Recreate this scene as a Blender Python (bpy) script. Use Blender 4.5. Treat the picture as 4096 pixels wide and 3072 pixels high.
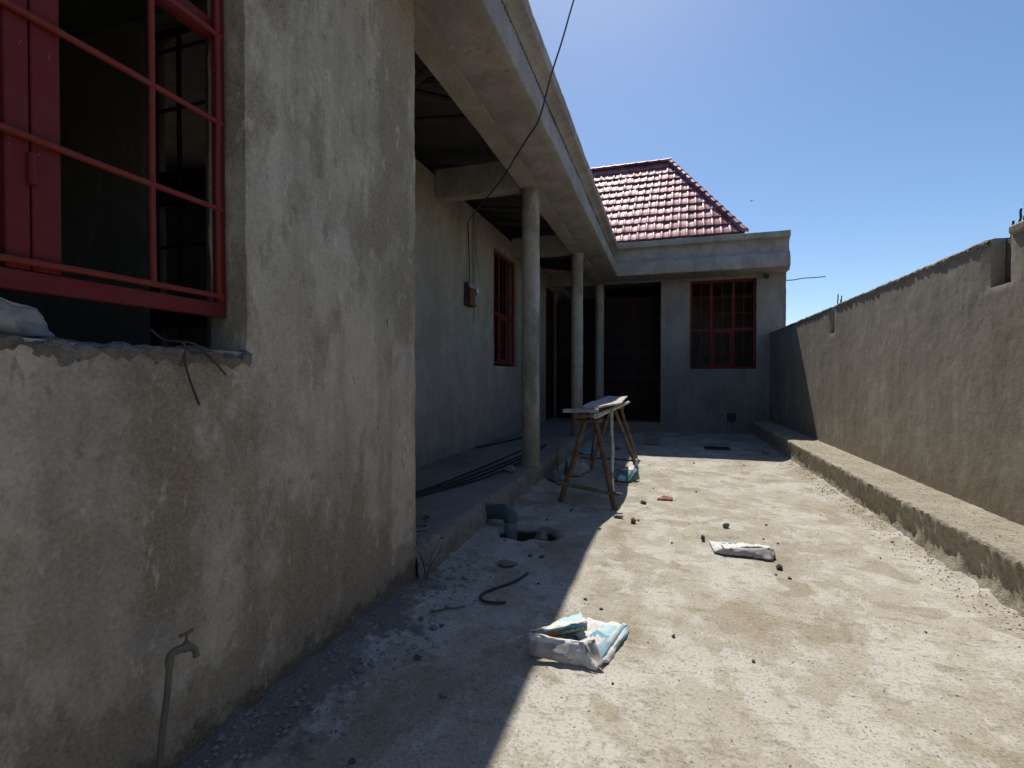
import bpy, bmesh, math, random
from mathutils import Vector, Matrix, noise, Euler
R = math.radians
for o in list(bpy.data.objects):
    bpy.data.objects.remove(o)
SC = bpy.context.scene
COL = SC.collection
random.seed(7)

# ------------------------------------------------------------------ camera
cd = bpy.data.cameras.new('camera')
cam = bpy.data.objects.new('camera', cd)
COL.objects.link(cam)
cam.location = (0, 0, 1.40)
cam.rotation_euler = (R(90 - 0.78), 0, R(17.4))
cd.sensor_width = 36.0
cd.lens = 17.35
cd.clip_start = 0.02
cd.clip_end = 3000
SC.camera = cam
# ------------------------------------------------------------------ world, sun, exposure
LIGHT = Vector((0.1226, -0.735, -1.0))                   # direction the sunlight travels
tosun = -LIGHT.normalized()
w = bpy.data.worlds.new('World')
SC.world = w
w.use_nodes = True
wn = w.node_tree
sky = wn.nodes.new('ShaderNodeTexSky')
sky.sky_type = 'NISHITA'
sky.sun_disc = False
sky.sun_elevation = math.asin(tosun.z)
sky.sun_rotation = math.atan2(tosun.x, tosun.y)
sky.altitude = 200
sky.air_density = 1.0
sky.dust_density = 0.45
sky.ozone_density = 3.0
bg = wn.nodes['Background']
hsv = wn.nodes.new('ShaderNodeHueSaturation')
hsv.inputs['Saturation'].default_value = 1.12
wn.links.new(sky.outputs[0], hsv.inputs['Color'])
wn.links.new(hsv.outputs[0], bg.inputs[0])
bg.inputs[1].default_value = 0.115
sl = bpy.data.lights.new('sun', 'SUN')
sl.energy = 5.0
sl.angle = R(0.53)
sl.color = (1.0, 0.94, 0.84)
so = bpy.data.objects.new('sun', sl)
COL.objects.link(so)
so.rotation_euler = LIGHT.to_track_quat('-Z', 'Y').to_euler()
so.location = (-3, 20, 28)
SC.view_settings.view_transform = 'Standard'
SC.view_settings.look = 'None'
SC.view_settings.exposure = 0.10
SC.view_settings.gamma = 1.0
SC.view_settings.use_curve_mapping = False
SC.render.engine = 'CYCLES'
SC.cycles.max_bounces = 5
SC.cycles.diffuse_bounces = 3

# ------------------------------------------------------------------ node helper
class G:
    def __init__(s, name, rough=0.9, spec=0.3):
        s.m = bpy.data.materials.new(name)
        s.m.use_nodes = True
        s.nt = s.m.node_tree
        s.b = s.nt.nodes['Principled BSDF']
        s.b.inputs['Roughness'].default_value = rough
        s.b.inputs['Specular IOR Level'].default_value = spec
        s.pos = s.nt.nodes.new('ShaderNodeNewGeometry').outputs['Position']
    def n(s, t): return s.nt.nodes.new(t)
    def put(s, sock, v):
        if isinstance(v, bpy.types.NodeSocket): s.nt.links.new(v, sock)
        elif v is not None: sock.default_value = v
    def objco(s): return s.n('ShaderNodeTexCoord').outputs['Object']
    def map(s, vec, scale=(1, 1, 1), loc=(0, 0, 0), rot=(0, 0, 0)):
        m = s.n('ShaderNodeMapping')
        s.put(m.inputs[0], vec); m.inputs[1].default_value = loc; m.inputs[2].default_value = rot; m.inputs[3].default_value = scale
        return m.outputs[0]
    def noise(s, scale, detail=4, rough=0.55, vec=None, dist=0.0):
        t = s.n('ShaderNodeTexNoise')
        s.put(t.inputs['Vector'], vec if vec is not None else s.pos)
        t.inputs['Scale'].default_value = scale; t.inputs['Detail'].default_value = detail
        t.inputs['Roughness'].default_value = rough; t.inputs['Distortion'].default_value = dist
        return t.outputs['Fac']
    def vnoise(s, scale, vec):
        t = s.n('ShaderNodeTexNoise'); s.put(t.inputs['Vector'], vec); t.inputs['Scale'].default_value = scale; t.inputs['Detail'].default_value = 2
        return t.outputs['Color']
    def voro(s, scale, vec=None, feature='F1', out='Distance', rnd=1.0):
        t = s.n('ShaderNodeTexVoronoi'); t.feature = feature
        s.put(t.inputs['Vector'], vec if vec is not None else s.pos)
        t.inputs['Scale'].default_value = scale; t.inputs['Randomness'].default_value = rnd
        return t.outputs[out]
    def ramp(s, fac, stops, interp='LINEAR'):
        r = s.n('ShaderNodeValToRGB'); r.color_ramp.interpolation = interp
        while len(r.color_ramp.elements) < len(stops): r.color_ramp.elements.new(0.5)
        for e, (p, c) in zip(r.color_ramp.elements, stops):
            e.position = p
            e.color = (c, c, c, 1) if not hasattr(c, '__len__') else (c[0], c[1], c[2], 1)
        s.put(r.inputs[0], fac)
        return r.outputs[0]
    def mix(s, f, a, b, mode='MIX'):
        m = s.n('ShaderNodeMix'); m.data_type = 'RGBA'; m.blend_type = mode
        s.put(m.inputs[0], f)
        for k, v in ((6, a), (7, b)):
            if isinstance(v, (tuple, list)): v = (v[0], v[1], v[2], 1)
            s.put(m.inputs[k], v)
        return m.outputs[2]
    def math(s, op, a, b=None, clamp=False):
        m = s.n('ShaderNodeMath'); m.operation = op; m.use_clamp = clamp
        s.put(m.inputs[0], a); s.put(m.inputs[1], b)
        return m.outputs[0]
    def sep(s, vec=None):
        m = s.n('ShaderNodeSeparateXYZ'); s.put(m.inputs[0], vec if vec is not None else s.pos)
        return m.outputs
    def bump(s, h, strength=0.5, dist=0.01, prev=None):
        b = s.n('ShaderNodeBump')
        b.inputs['Strength'].default_value = strength; b.inputs['Distance'].default_value = dist
        s.put(b.inputs['Height'], h)
        if prev is not None: s.put(b.inputs['Normal'], prev)
        s.nt.links.new(b.outputs[0], s.b.inputs['Normal'])
        return b.outputs[0]
    def col(s, c):
        if isinstance(c, (tuple, list)): s.b.inputs['Base Color'].default_value = (c[0], c[1], c[2], 1)
        else: s.nt.links.new(c, s.b.inputs['Base Color'])

def plaster(name, light, dark, stain, stain_amt=0.5, pit=0.5, bump=0.6, seed=0.0, splash=None, streak=1.0, rough=0.92):
    """cement plaster: cloudy patches, runs of water down the face, scratches, pits"""
    g = G(name, rough, 0.25)
    p = g.map(g.pos, loc=(seed, seed * 1.7, seed * 0.6))
    big = g.noise(1.1, 5, 0.60, g.map(p, (1, 1, .6)))
    mid = g.noise(3.6, 6, 0.66, p)
    run = g.noise(3.2, 5, 0.62, g.map(p, (.95, .95, 0.11)))
    c = g.ramp(big, [(0.34, dark), (0.64, light)])
    c = g.mix(g.math('MULTIPLY', g.ramp(mid, [(0.44, 0.0), (0.60, 1.0)]), 0.55), c, [v * 1.22 for v in light])
    c = g.mix(g.math('MULTIPLY', g.ramp(run, [(0.47, 0.0), (0.60, 1.0)]), 0.50 * streak), c, [v * 0.60 for v in dark])
    c = g.mix(g.math('MULTIPLY', g.ramp(g.noise(1.7, 6, 0.68, g.map(p, (1, 1, 0.5), (4, 1, 9))), [(0.49, 0.0), (0.56, 1.0)]), stain_amt), c, stain)
    if splash is not None:                              # splashed mud with its own ragged upper edge
        zed = g.sep()[2]
        edge = g.math('ADD', zed, g.math('MULTIPLY', g.math('SUBTRACT', mid, 0.5), splash[1] * 1.6))
        f = g.ramp(g.math('DIVIDE', edge, splash[0] * 2), [(0.38, 1.0), (0.56, 0.0)])
        c = g.mix(g.math('MULTIPLY', f, 0.75), c, splash[2])
        if len(splash) > 3:                              # rising damp and broken plaster at the foot
            e2 = g.math('ADD', zed, g.math('MULTIPLY', g.math('SUBTRACT', g.noise(7, 5, .7, p), 0.5), .42))
            c = g.mix(g.math('MULTIPLY', g.ramp(e2, [(.10, 1.0), (.17, 0.0)]), .9), c, splash[3])
    sc = g.noise(15, 4, 0.72, g.map(p, (1, 1, 0.4), rot=(0.3, 0.2, 0.5)))
    c = g.mix(g.math('MULTIPLY', g.ramp(sc, [(0.60, 0.0), (0.66, 1.0)]), 0.50), c, [v * 0.42 for v in dark])
    c = g.mix(g.math('MULTIPLY', g.ramp(sc, [(0.33, 1.0), (0.39, 0.0)]), 0.40), c, [min(.75, v * 1.5) for v in light])
    fine = g.noise(80, 2, 0.7, p)
    c = g.mix(0.25, c, g.ramp(fine, [(0.3, [v * .5 for v in dark]), (0.7, [v * 1.3 for v in light])]))
    g.col(c)
    h = g.math('ADD', g.noise(7, 5, 0.62, p), g.math('MULTIPLY', fine, 0.07))
    pits = g.ramp(g.voro(12, g.map(p, (1, 1, 0.8))), [(0.03, 0.0), (0.09, 1.0)])
    h = g.math('ADD', h, g.math('MULTIPLY', pits, 0.30 * pit))
    h = g.math('ADD', h, g.math('MULTIPLY', g.noise(5, 3, .55, g.map(p, (1, .55, .22), rot=(.7, 0, 0))), .9))
    g.bump(h, bump, 0.025)
    return g.m

# ------------------------------------------------------------------ materials
M = {}
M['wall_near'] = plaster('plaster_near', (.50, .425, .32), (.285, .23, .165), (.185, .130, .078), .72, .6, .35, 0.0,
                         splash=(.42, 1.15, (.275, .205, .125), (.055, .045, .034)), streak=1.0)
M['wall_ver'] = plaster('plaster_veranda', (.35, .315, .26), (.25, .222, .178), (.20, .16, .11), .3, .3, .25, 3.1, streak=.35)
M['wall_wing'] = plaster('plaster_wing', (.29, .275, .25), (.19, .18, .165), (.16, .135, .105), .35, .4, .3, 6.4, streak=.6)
M['wall_right'] = plaster('plaster_boundary', (.34, .308, .255), (.25, .222, .182), (.205, .16, .11), .40, .6, .26, 9.3,
                          splash=(.55, 1.0, (.26, .205, .14)), streak=.55)
M['cornice'] = plaster('plaster_cornice', (.37, .345, .315), (.23, .212, .195), (.165, .145, .125), .35, .3, .3, 12.2, streak=.3)
M['beam'] = plaster('plaster_beam', (.36, .325, .275), (.24, .215, .18), (.20, .165, .125), .35, .35, .3, 14.2, streak=.2)
M['column'] = plaster('plaster_column', (.38, .345, .285), (.20, .18, .148), (.10, .088, .068), .6, .8, .55, 16.9, streak=.7)
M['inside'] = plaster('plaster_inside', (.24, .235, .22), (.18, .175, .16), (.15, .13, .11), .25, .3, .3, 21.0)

def rough_concrete(name, a, b, c3, bump=1.0, seed=0):
    g = G(name, 0.95, 0.2)
    p = g.map(g.pos, loc=(seed, 2 * seed, seed))
    n1 = g.noise(2.4, 6, .68, p)
    n2 = g.noise(18, 5, .72, p)
    c = g.ramp(n1, [(.33, b), (.66, a)])
    c = g.mix(g.ramp(n2, [(.48, 0.0), (.66, .8)]), c, c3)
    n3 = g.noise(120, 2, .6, p)
    c = g.mix(.25, c, g.ramp(n3, [(.3, [v * .4 for v in b]), (.7, [v * 1.3 for v in a])]))
    g.col(c)
    h = g.math('ADD', n2, g.math('MULTIPLY', n3, .3))
    g.bump(h, bump, .03)
    return g.m
M['ledge'] = rough_concrete('rough_concrete_ledge', (.46, .42, .34), (.32, .285, .22), (.21, .185, .13), .9, 1)
M['plinth'] = rough_concrete('rough_concrete_plinth', (.38, .33, .265), (.25, .215, .168), (.15, .125, .095), 1.0, 4)
M['sill'] = rough_concrete('rough_concrete_sill', (.28, .25, .21), (.17, .15, .125), (.075, .066, .055), 1.0, 7)
M['wallcore'] = rough_concrete('rough_concrete_core', (.22, .21, .19), (.15, .14, .125), (.09, .085, .075), .8, 9)

def yard_material():
    g = G('yard_screed', 0.93, 0.25)
    p = g.pos
    big = g.noise(.8, 5, .62, p)
    c = g.ramp(big, [(.32, (.31, .272, .212)), (.50, (.385, .352, .29)), (.68, (.43, .405, .35))])
    lime = g.noise(1.9, 8, .74, g.map(p, (1.1, .8, 1), (3, 1, 0), (0, 0, .5)))
    c = g.mix(g.math('MULTIPLY', g.ramp(lime, [(.505, 0.0), (.55, 1.0)]), .58), c, (.53, .515, .475))
    wet = g.noise(2.6, 2, .45, g.map(p, loc=(9, 4, 0)))
    c = g.mix(g.math('MULTIPLY', g.ramp(wet, [(.595, 0.0), (.612, 1.0)]), .45), c, (.24, .195, .125))
    c = g.mix(g.math('MULTIPLY', g.ramp(lime, [(.39, 1.0), (.45, 0.0)]), .60), c, (.26, .21, .145))
    scr = g.noise(9, 5, .76, g.map(p, (.7, 1.9, 1), rot=(0, 0, -.35)))
    c = g.mix(g.math('MULTIPLY', g.ramp(scr, [(.55, 0.0), (.63, 1.0)]), .50), c, (.17, .155, .125))
    grit = g.noise(70, 3, .75, p)
    c = g.mix(g.math('MULTIPLY', g.ramp(grit, [(.55, 0.0), (.63, 1.0)]), .60), c, (.14, .125, .10))
    c = g.mix(g.math('MULTIPLY', g.ramp(grit, [(.34, 1.0), (.41, 0.0)]), .45), c, (.60, .575, .52))
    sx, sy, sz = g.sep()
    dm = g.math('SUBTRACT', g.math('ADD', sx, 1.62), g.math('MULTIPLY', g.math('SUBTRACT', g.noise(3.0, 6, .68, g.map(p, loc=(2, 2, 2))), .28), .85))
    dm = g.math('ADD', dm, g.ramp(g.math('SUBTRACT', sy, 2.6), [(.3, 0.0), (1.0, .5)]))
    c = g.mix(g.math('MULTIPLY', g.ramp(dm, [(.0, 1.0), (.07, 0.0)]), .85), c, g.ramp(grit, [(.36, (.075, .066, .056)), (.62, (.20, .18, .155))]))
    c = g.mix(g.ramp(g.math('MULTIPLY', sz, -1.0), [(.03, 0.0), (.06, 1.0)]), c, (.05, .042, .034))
    g.col(c)
    h = g.math('ADD', g.math('MULTIPLY', grit, .40), g.math('MULTIPLY', scr, .9))
    g.bump(h, .40, .02)
    return g.m
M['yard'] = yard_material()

def dust_material():
    g = G('veranda_dust', .95, .2)
    c = g.ramp(g.noise(1.6, 8, .65, None, .5), [(.35, (.20, .185, .165)), (.65, (.29, .27, .24))])
    gr = g.noise(60, 4, .75)
    c = g.mix(g.math('MULTIPLY', g.ramp(gr, [(.55, 0.0), (.65, 1.0)]), .6), c, (.10, .095, .085))
    g.col(c); g.bump(g.math('ADD', gr, g.noise(9, 5, .7)), .6, .015)
    return g.m
M['dust'] = dust_material()

def paint(name, c, rough=.55, wear=(.12, .05, .035), spec=.4, amt=.6, fleck=0.0):
    g = G(name, rough, spec)
    p = g.objco()
    k = g.mix(g.math('MULTIPLY', g.ramp(g.noise(9, 6, .7, p, .6), [(.50, 0.0), (.64, 1.0)]), amt), c, wear)
    k = g.mix(.18, k, g.ramp(g.noise(45, 3, .6, p), [(.3, [v * .5 for v in c]), (.7, [min(1, v * 1.5) for v in c])]))
    if fleck: k = g.mix(g.math('MULTIPLY', g.ramp(g.noise(34, 3, .6, g.map(p, (1, 1, .5))), [(.69, 0.0), (.72, 1.0)]), fleck), k, (.36, .33, .29))
    g.col(k)
    g.bump(g.noise(55, 4, .6, p), .15, .004)
    return g.m
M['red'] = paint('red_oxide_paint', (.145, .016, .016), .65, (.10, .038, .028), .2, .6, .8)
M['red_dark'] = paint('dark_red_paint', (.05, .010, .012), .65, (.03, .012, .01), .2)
M['rod_red'] = paint('red_grille_paint', (.20, .032, .024), .65, (.15, .06, .03), .2)
M['black'] = paint('black_plastic', (.018, .018, .02), .45, (.05, .05, .05))
M['rebar'] = paint('rusty_steel', (.055, .035, .03), .7, (.14, .06, .03))
M['wire'] = paint('binding_wire', (.05, .035, .028), .7, (.10, .06, .035))
M['pvc'] = paint('grey_pvc', (.24, .25, .26), .5, (.22, .20, .17))
M['pvc_green'] = paint('green_grey_pvc', (.055, .085, .095), .45, (.11, .12, .11))
M['galv'] = paint('galvanised_pipe', (.15, .13, .09), .6, (.09, .072, .045))
M['brass'] = paint('old_brass', (.15, .11, .05), .55, (.08, .06, .04))
M['meter_red'] = paint('meter_red', (.17, .045, .022), .6, (.13, .05, .03))
M['paper'] = paint('white_paper', (.62, .62, .60), .8, (.42, .40, .36))
M['grey_cover'] = paint('grey_cover', (.24, .25, .30), .4, (.32, .32, .34))
M['cable'] = paint('cable_sheath', (.03, .03, .035), .5, (.05, .05, .055))

def wood(name, a, b, c3, scale=1.0):
    g = G(name, .8, .25)
    p = g.objco()
    n = g.noise(18 * scale, 6, .68, p, .5)
    c = g.ramp(n, [(.34, a), (.64, b)])
    c = g.mix(g.math('MULTIPLY', g.ramp(g.noise(6 * scale, 5, .65, g.map(p, loc=(3, 1, 2)), .6), [(.48, 0.0), (.62, 1.0)]), .75), c, c3)
    g.col(c)
    g.bump(g.noise(60 * scale, 5, .7, p), .5, .006)
    return g.m
M['pole_orange'] = wood('debarked_pole', (.135, .08, .045), (.22, .135, .075), (.075, .058, .042))
M['pole_grey'] = wood('weathered_pole', (.15, .115, .07), (.25, .20, .13), (.09, .07, .05))
M['pole_white'] = wood('bleached_pole', (.42, .39, .32), (.58, .55, .47), (.30, .26, .18))
M['board'] = wood('bleached_board', (.40, .375, .345), (.55, .53, .50), (.30, .275, .245))
M['timber_dark'] = wood('roof_timber', (.05, .04, .035), (.09, .075, .06), (.035, .03, .025))
M['shard'] = wood('orange_chip', (.34, .15, .08), (.48, .28, .17), (.20, .07, .04))

def tile_material():
    g = G('maroon_metal_tile', .42, .9)
    p = g.pos
    oi = g.n('ShaderNodeObjectInfo').outputs['Random']
    c = g.mix(oi, (.165, .058, .072), (.31, .135, .15))
    c = g.mix(g.math('MULTIPLY', g.ramp(g.noise(3, 5, .7, p), [(.48, 0.0), (.62, 1.0)]), .5), c, (.36, .215, .225))
    g.b.inputs['Metallic'].default_value = .55
    g.col(c)
    g.put(g.b.inputs['Roughness'], g.ramp(g.noise(7, 4, .7, p), [(.3, .46), (.7, .62)]))
    g.b.inputs['Specular IOR Level'].default_value = .35
    return g.m
M['tile'] = tile_material()
def sheet_material():
    g = G('rusty_roof_sheet', .7, .3)
    g.col(g.ramp(g.noise(2, 6, .7, None, .5), [(.35, (.07, .07, .075)), (.65, (.12, .115, .11))]))
    return g.m
M['sheet'] = sheet_material()

def sack(name, base, dirt=(.32, .30, .27), amt=.55):
    g = G(name, .7, .3)
    p = g.objco()
    c = g.mix(g.math('MULTIPLY', g.ramp(g.noise(9, 4, .7, p), [(.45, 0.0), (.62, 1.0)]), amt), base, dirt)
    g.col(c)
    g.bump(g.math('ADD', g.noise(26, 5, .65, p, .8), g.math('MULTIPLY', g.noise(420, 1, .5, p), .25)), .45, .006)
    return g.m
M['sack_white'] = sack('sack_white', (.66, .65, .63), (.42, .40, .37))
M['sack_grey'] = sack('sack_grey', (.42, .40, .375))
M['sack_sky'] = sack('sack_pale_blue', (.40, .57, .62), (.56, .57, .56), .6)
M['sack_blue'] = sack('sack_blue', (.10, .32, .46), (.40, .44, .46), .6)
M['sack_green'] = sack('sack_green', (.06, .22, .16), (.26, .27, .22), .5)
M['sack_brown'] = sack('sack_brown', (.30, .16, .09), (.34, .28, .22), .5)
M['sack_teal'] = sack('sack_teal', (.09, .24, .25), (.20, .22, .20), .5)
M['rag'] = sack('dirty_rag', (.20, .18, .16), (.10, .09, .08), .6)
M['stone'] = rough_concrete('stone_grey', (.32, .30, .27), (.20, .185, .165), (.13, .12, .11), .6, 13)
M['stone_dark'] = rough_concrete('stone_dark', (.13, .12, .11), (.08, .075, .07), (.05, .045, .04), .6, 15)
M['brick'] = rough_concrete('brick_bit', (.30, .17, .12), (.22, .12, .085), (.14, .09, .07), .6, 17)
M['dirt'] = rough_concrete('loose_dirt', (.20, .18, .155), (.125, .11, .092), (.08, .07, .06), .7, 27)
M['grit'] = rough_concrete('grit', (.36, .33, .28), (.25, .225, .19), (.17, .15, .125), .4, 31)
M['soil'] = rough_concrete('damp_soil', (.07, .058, .045), (.045, .038, .03), (.03, .026, .02), .6, 23)
M['earth'] = rough_concrete('outer_earth', (.30, .24, .17), (.22, .17, .12), (.15, .11, .08), .6, 19)
def leafm(name, c):
    g = G(name, .6, .3)
    g.col(g.mix(g.ramp(g.noise(30, 3, .6, g.objco()), [(.4, 0.0), (.6, 1.0)]), c, [v * .5 for v in c]))
    return g.m
M['leaf'] = leafm('leaf_green', (.10, .19, .035))
M['leaf_dry'] = leafm('dry_seed_head', (.34, .31, .24))
M['stem'] = leafm('dry_stem', (.10, .085, .05))
# ------------------------------------------------------------------ object helpers
WO = {}
def nz(x, y, z, s=1.0): return noise.noise(Vector((x * s, y * s, z * s)))
def fbm(x, y, z, s=1.0, o=3):
    a, t = 1.0, 0.0
    for i in range(o):
        t += a * noise.noise(Vector((x * s + i * 7.3, y * s - i * 3.1, z * s + i * 1.7))); a *= .5; s *= 2.03
    return t

def empty(name, loc, parent=None):
    o = bpy.data.objects.new(name, None); COL.objects.link(o)
    o.empty_display_size = .1
    WO[o] = Vector(loc)
    o.location = WO[o] - (WO[parent] if parent else Vector())
    if parent: o.parent = parent
    return o

def mk(name, verts, faces, mat, parent=None, smooth=True, angle=40, mats=None, fmat=None, origin=None):
    """one mesh object from world-space data; origin at the base of the thing"""
    vs = [Vector(v) for v in verts]
    if origin is None:
        xs = [v.x for v in vs]; ys = [v.y for v in vs]; zs = [v.z for v in vs]
        origin = Vector(((min(xs) + max(xs)) / 2, (min(ys) + max(ys)) / 2, min(zs)))
    origin = Vector(origin)
    me = bpy.data.meshes.new(name)
    me.from_pydata([v - origin for v in vs], [], faces)
    for m in (mats or [mat]): me.materials.append(m)
    if fmat: me.polygons.foreach_set('material_index', fmat)
    bm = bmesh.new(); bm.from_mesh(me)
    bmesh.ops.recalc_face_normals(bm, faces=bm.faces)
    bm.to_mesh(me); bm.free()
    if smooth:
        me.polygons.foreach_set('use_smooth', [True] * len(me.polygons))
        me.set_sharp_from_angle(angle=R(angle))
    me.update()
    o = bpy.data.objects.new(name, me); COL.objects.link(o)
    WO[o] = origin
    o.location = origin - (WO[parent] if parent else Vector())
    if parent: o.parent = parent
    return o

def tag(o, label=None, cat=None, group=None, kind=None):
    if label: o['label'] = label
    if cat: o['category'] = cat
    if group: o['group'] = group
    if kind: o['kind'] = kind
    return o

class MB:
    """collects shapes into one mesh"""
    def __init__(s): s.v = []; s.f = []; s.m = []
    def add(s, v, f, mi=0):
        n = len(s.v); s.v += [Vector(a) for a in v]; s.f += [tuple(i + n for i in q) for q in f]; s.m += [mi] * len(f)
        return s
    def box(s, a, b, mi=0):
        x0, y0, z0 = a; x1, y1, z1 = b
        v = [(x0, y0, z0), (x1, y0, z0), (x1, y1, z0), (x0, y1, z0), (x0, y0, z1), (x1, y0, z1), (x1, y1, z1), (x0, y1, z1)]
        return s.add(v, [(0, 3, 2, 1), (4, 5, 6, 7), (0, 1, 5, 4), (1, 2, 6, 5), (2, 3, 7, 6), (3, 0, 4, 7)], mi)
    def bbox(s, a, b, bev=.004, mi=0):                  # box with bevelled edges
        bm = bmesh.new(); bmesh.ops.create_cube(bm, size=1)
        d = [b[i] - a[i] for i in range(3)]
        for v in bm.verts: v.co = Vector([a[i] + (v.co[i] + .5) * d[i] for i in range(3)])
        bmesh.ops.bevel(bm, geom=list(bm.edges), offset=min(bev, min(abs(q) for q in d) * .45), segments=1, affect='EDGES')
        bm.verts.index_update()
        s.add([v.co.copy() for v in bm.verts], [[v.index for v in f.verts] for f in bm.faces], mi); bm.free()
        return s
    def tube(s, pts, r, seg=8, mi=0, cap=True, rough=0.0, seed=0.0):
        pts = [Vector(p) for p in pts]
        rs = r if hasattr(r, '__len__') else [r] * len(pts)
        n = len(pts); vs = []; fs = []
        up = None
        for i, p in enumerate(pts):
            t = (pts[min(i + 1, n - 1)] - pts[max(i - 1, 0)]).normalized()
            if up is None: up = t.orthogonal().normalized()
            up = (up - t * up.dot(t))
            up = up.normalized() if up.length > 1e-6 else t.orthogonal().normalized()
            w_ = t.cross(up)
            for k in range(seg):
                a = 2 * math.pi * k / seg
                rr = rs[i] * (1 + rough * nz(p.x * 9 + k * 1.7 + seed, p.y * 9, p.z * 9))
                vs.append(p + (up * math.cos(a) + w_ * math.sin(a)) * rr)
        for i in range(n - 1):
            for k in range(seg):
                k2 = (k + 1) % seg
                fs.append((i * seg + k, i * seg + k2, (i + 1) * seg + k2, (i + 1) * seg + k))
        if cap:
            fs.append(tuple(range(seg))[::-1]); fs.append(tuple((n - 1) * seg + k for k in range(seg)))
        return s.add(vs, fs, mi)
    def patch(s, c00, c10, c11, c01, nu=8, nv=8, bulge=0.0, wob=0.0, mi=0, seed=0.0, fn=None):
        c00, c10, c11, c01 = map(Vector, (c00, c10, c11, c01))
        nrm = (c10 - c00).cross(c01 - c00).normalized()
        vs = []
        for j in range(nv + 1):
            for i in range(nu + 1):
                a, b = i / nu, j / nv
                p = c00 * (1 - a) * (1 - b) + c10 * a * (1 - b) + c11 * a * b + c01 * (1 - a) * b
                d = bulge * math.sin(math.pi * a) * math.sin(math.pi * b) + wob * (fbm(p.x + seed, p.y, p.z, 14, 3) + .9 * (.35 - abs(nz(p.x + seed, p.y - p.z, p.z + seed, 19))))
                vs.append(p + nrm * d)
        fs = [(j * (nu + 1) + i, j * (nu + 1) + i + 1, (j + 1) * (nu + 1) + i + 1, (j + 1) * (nu + 1) + i) for j in range(nv) for i in range(nu)]
        s.add(vs, fs, mi)
        if fn:
            k = len(s.m) - len(fs)
            for j in range(nv):
                for i in range(nu): a_, b_ = (i + .5) / nu, (j + .5) / nv; s.m[k + j * nu + i] = fn(a_ + .14 * nz(a_ * 4, b_ * 4, seed), b_ + .14 * nz(a_ * 4, b_ * 4, seed + 7))
        return s
    def build(s, name, mat, parent=None, smooth=True, angle=40, mats=None, origin=None):
        return mk(name, s.v, s.f, mat, parent, smooth, angle, mats, s.m if mats else None, origin)

def wander(a, b, n=8, amp=.01, seed=0.0):
    a, b = Vector(a), Vector(b)
    d = (b - a); side = d.orthogonal().normalized(); s2 = d.normalized().cross(side)
    out = []
    for i in range(n + 1):
        t = i / n; p = a + d * t; k = math.sin(math.pi * t) ** .5 if 0 < t < 1 else 0
        out.append(p + side * amp * k * nz(t * 3 + seed, seed, 0) * 2 + s2 * amp * k * nz(t * 3, seed + 5, 2) * 2)
    return out

def spline(pts, sub=6):
    pts = [Vector(p) for p in pts]; out = []
    for i in range(len(pts) - 1):
        p0, p1, p2, p3 = pts[max(i - 1, 0)], pts[i], pts[i + 1], pts[min(i + 2, len(pts) - 1)]
        for k in range(sub):
            t = k / sub
            out.append(.5 * ((2 * p1) + (p2 - p0) * t + (2 * p0 - 5 * p1 + 4 * p2 - p3) * t * t + (3 * p1 - p0 - 3 * p2 + p3) * t ** 3))
    out.append(pts[-1])
    return out

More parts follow.
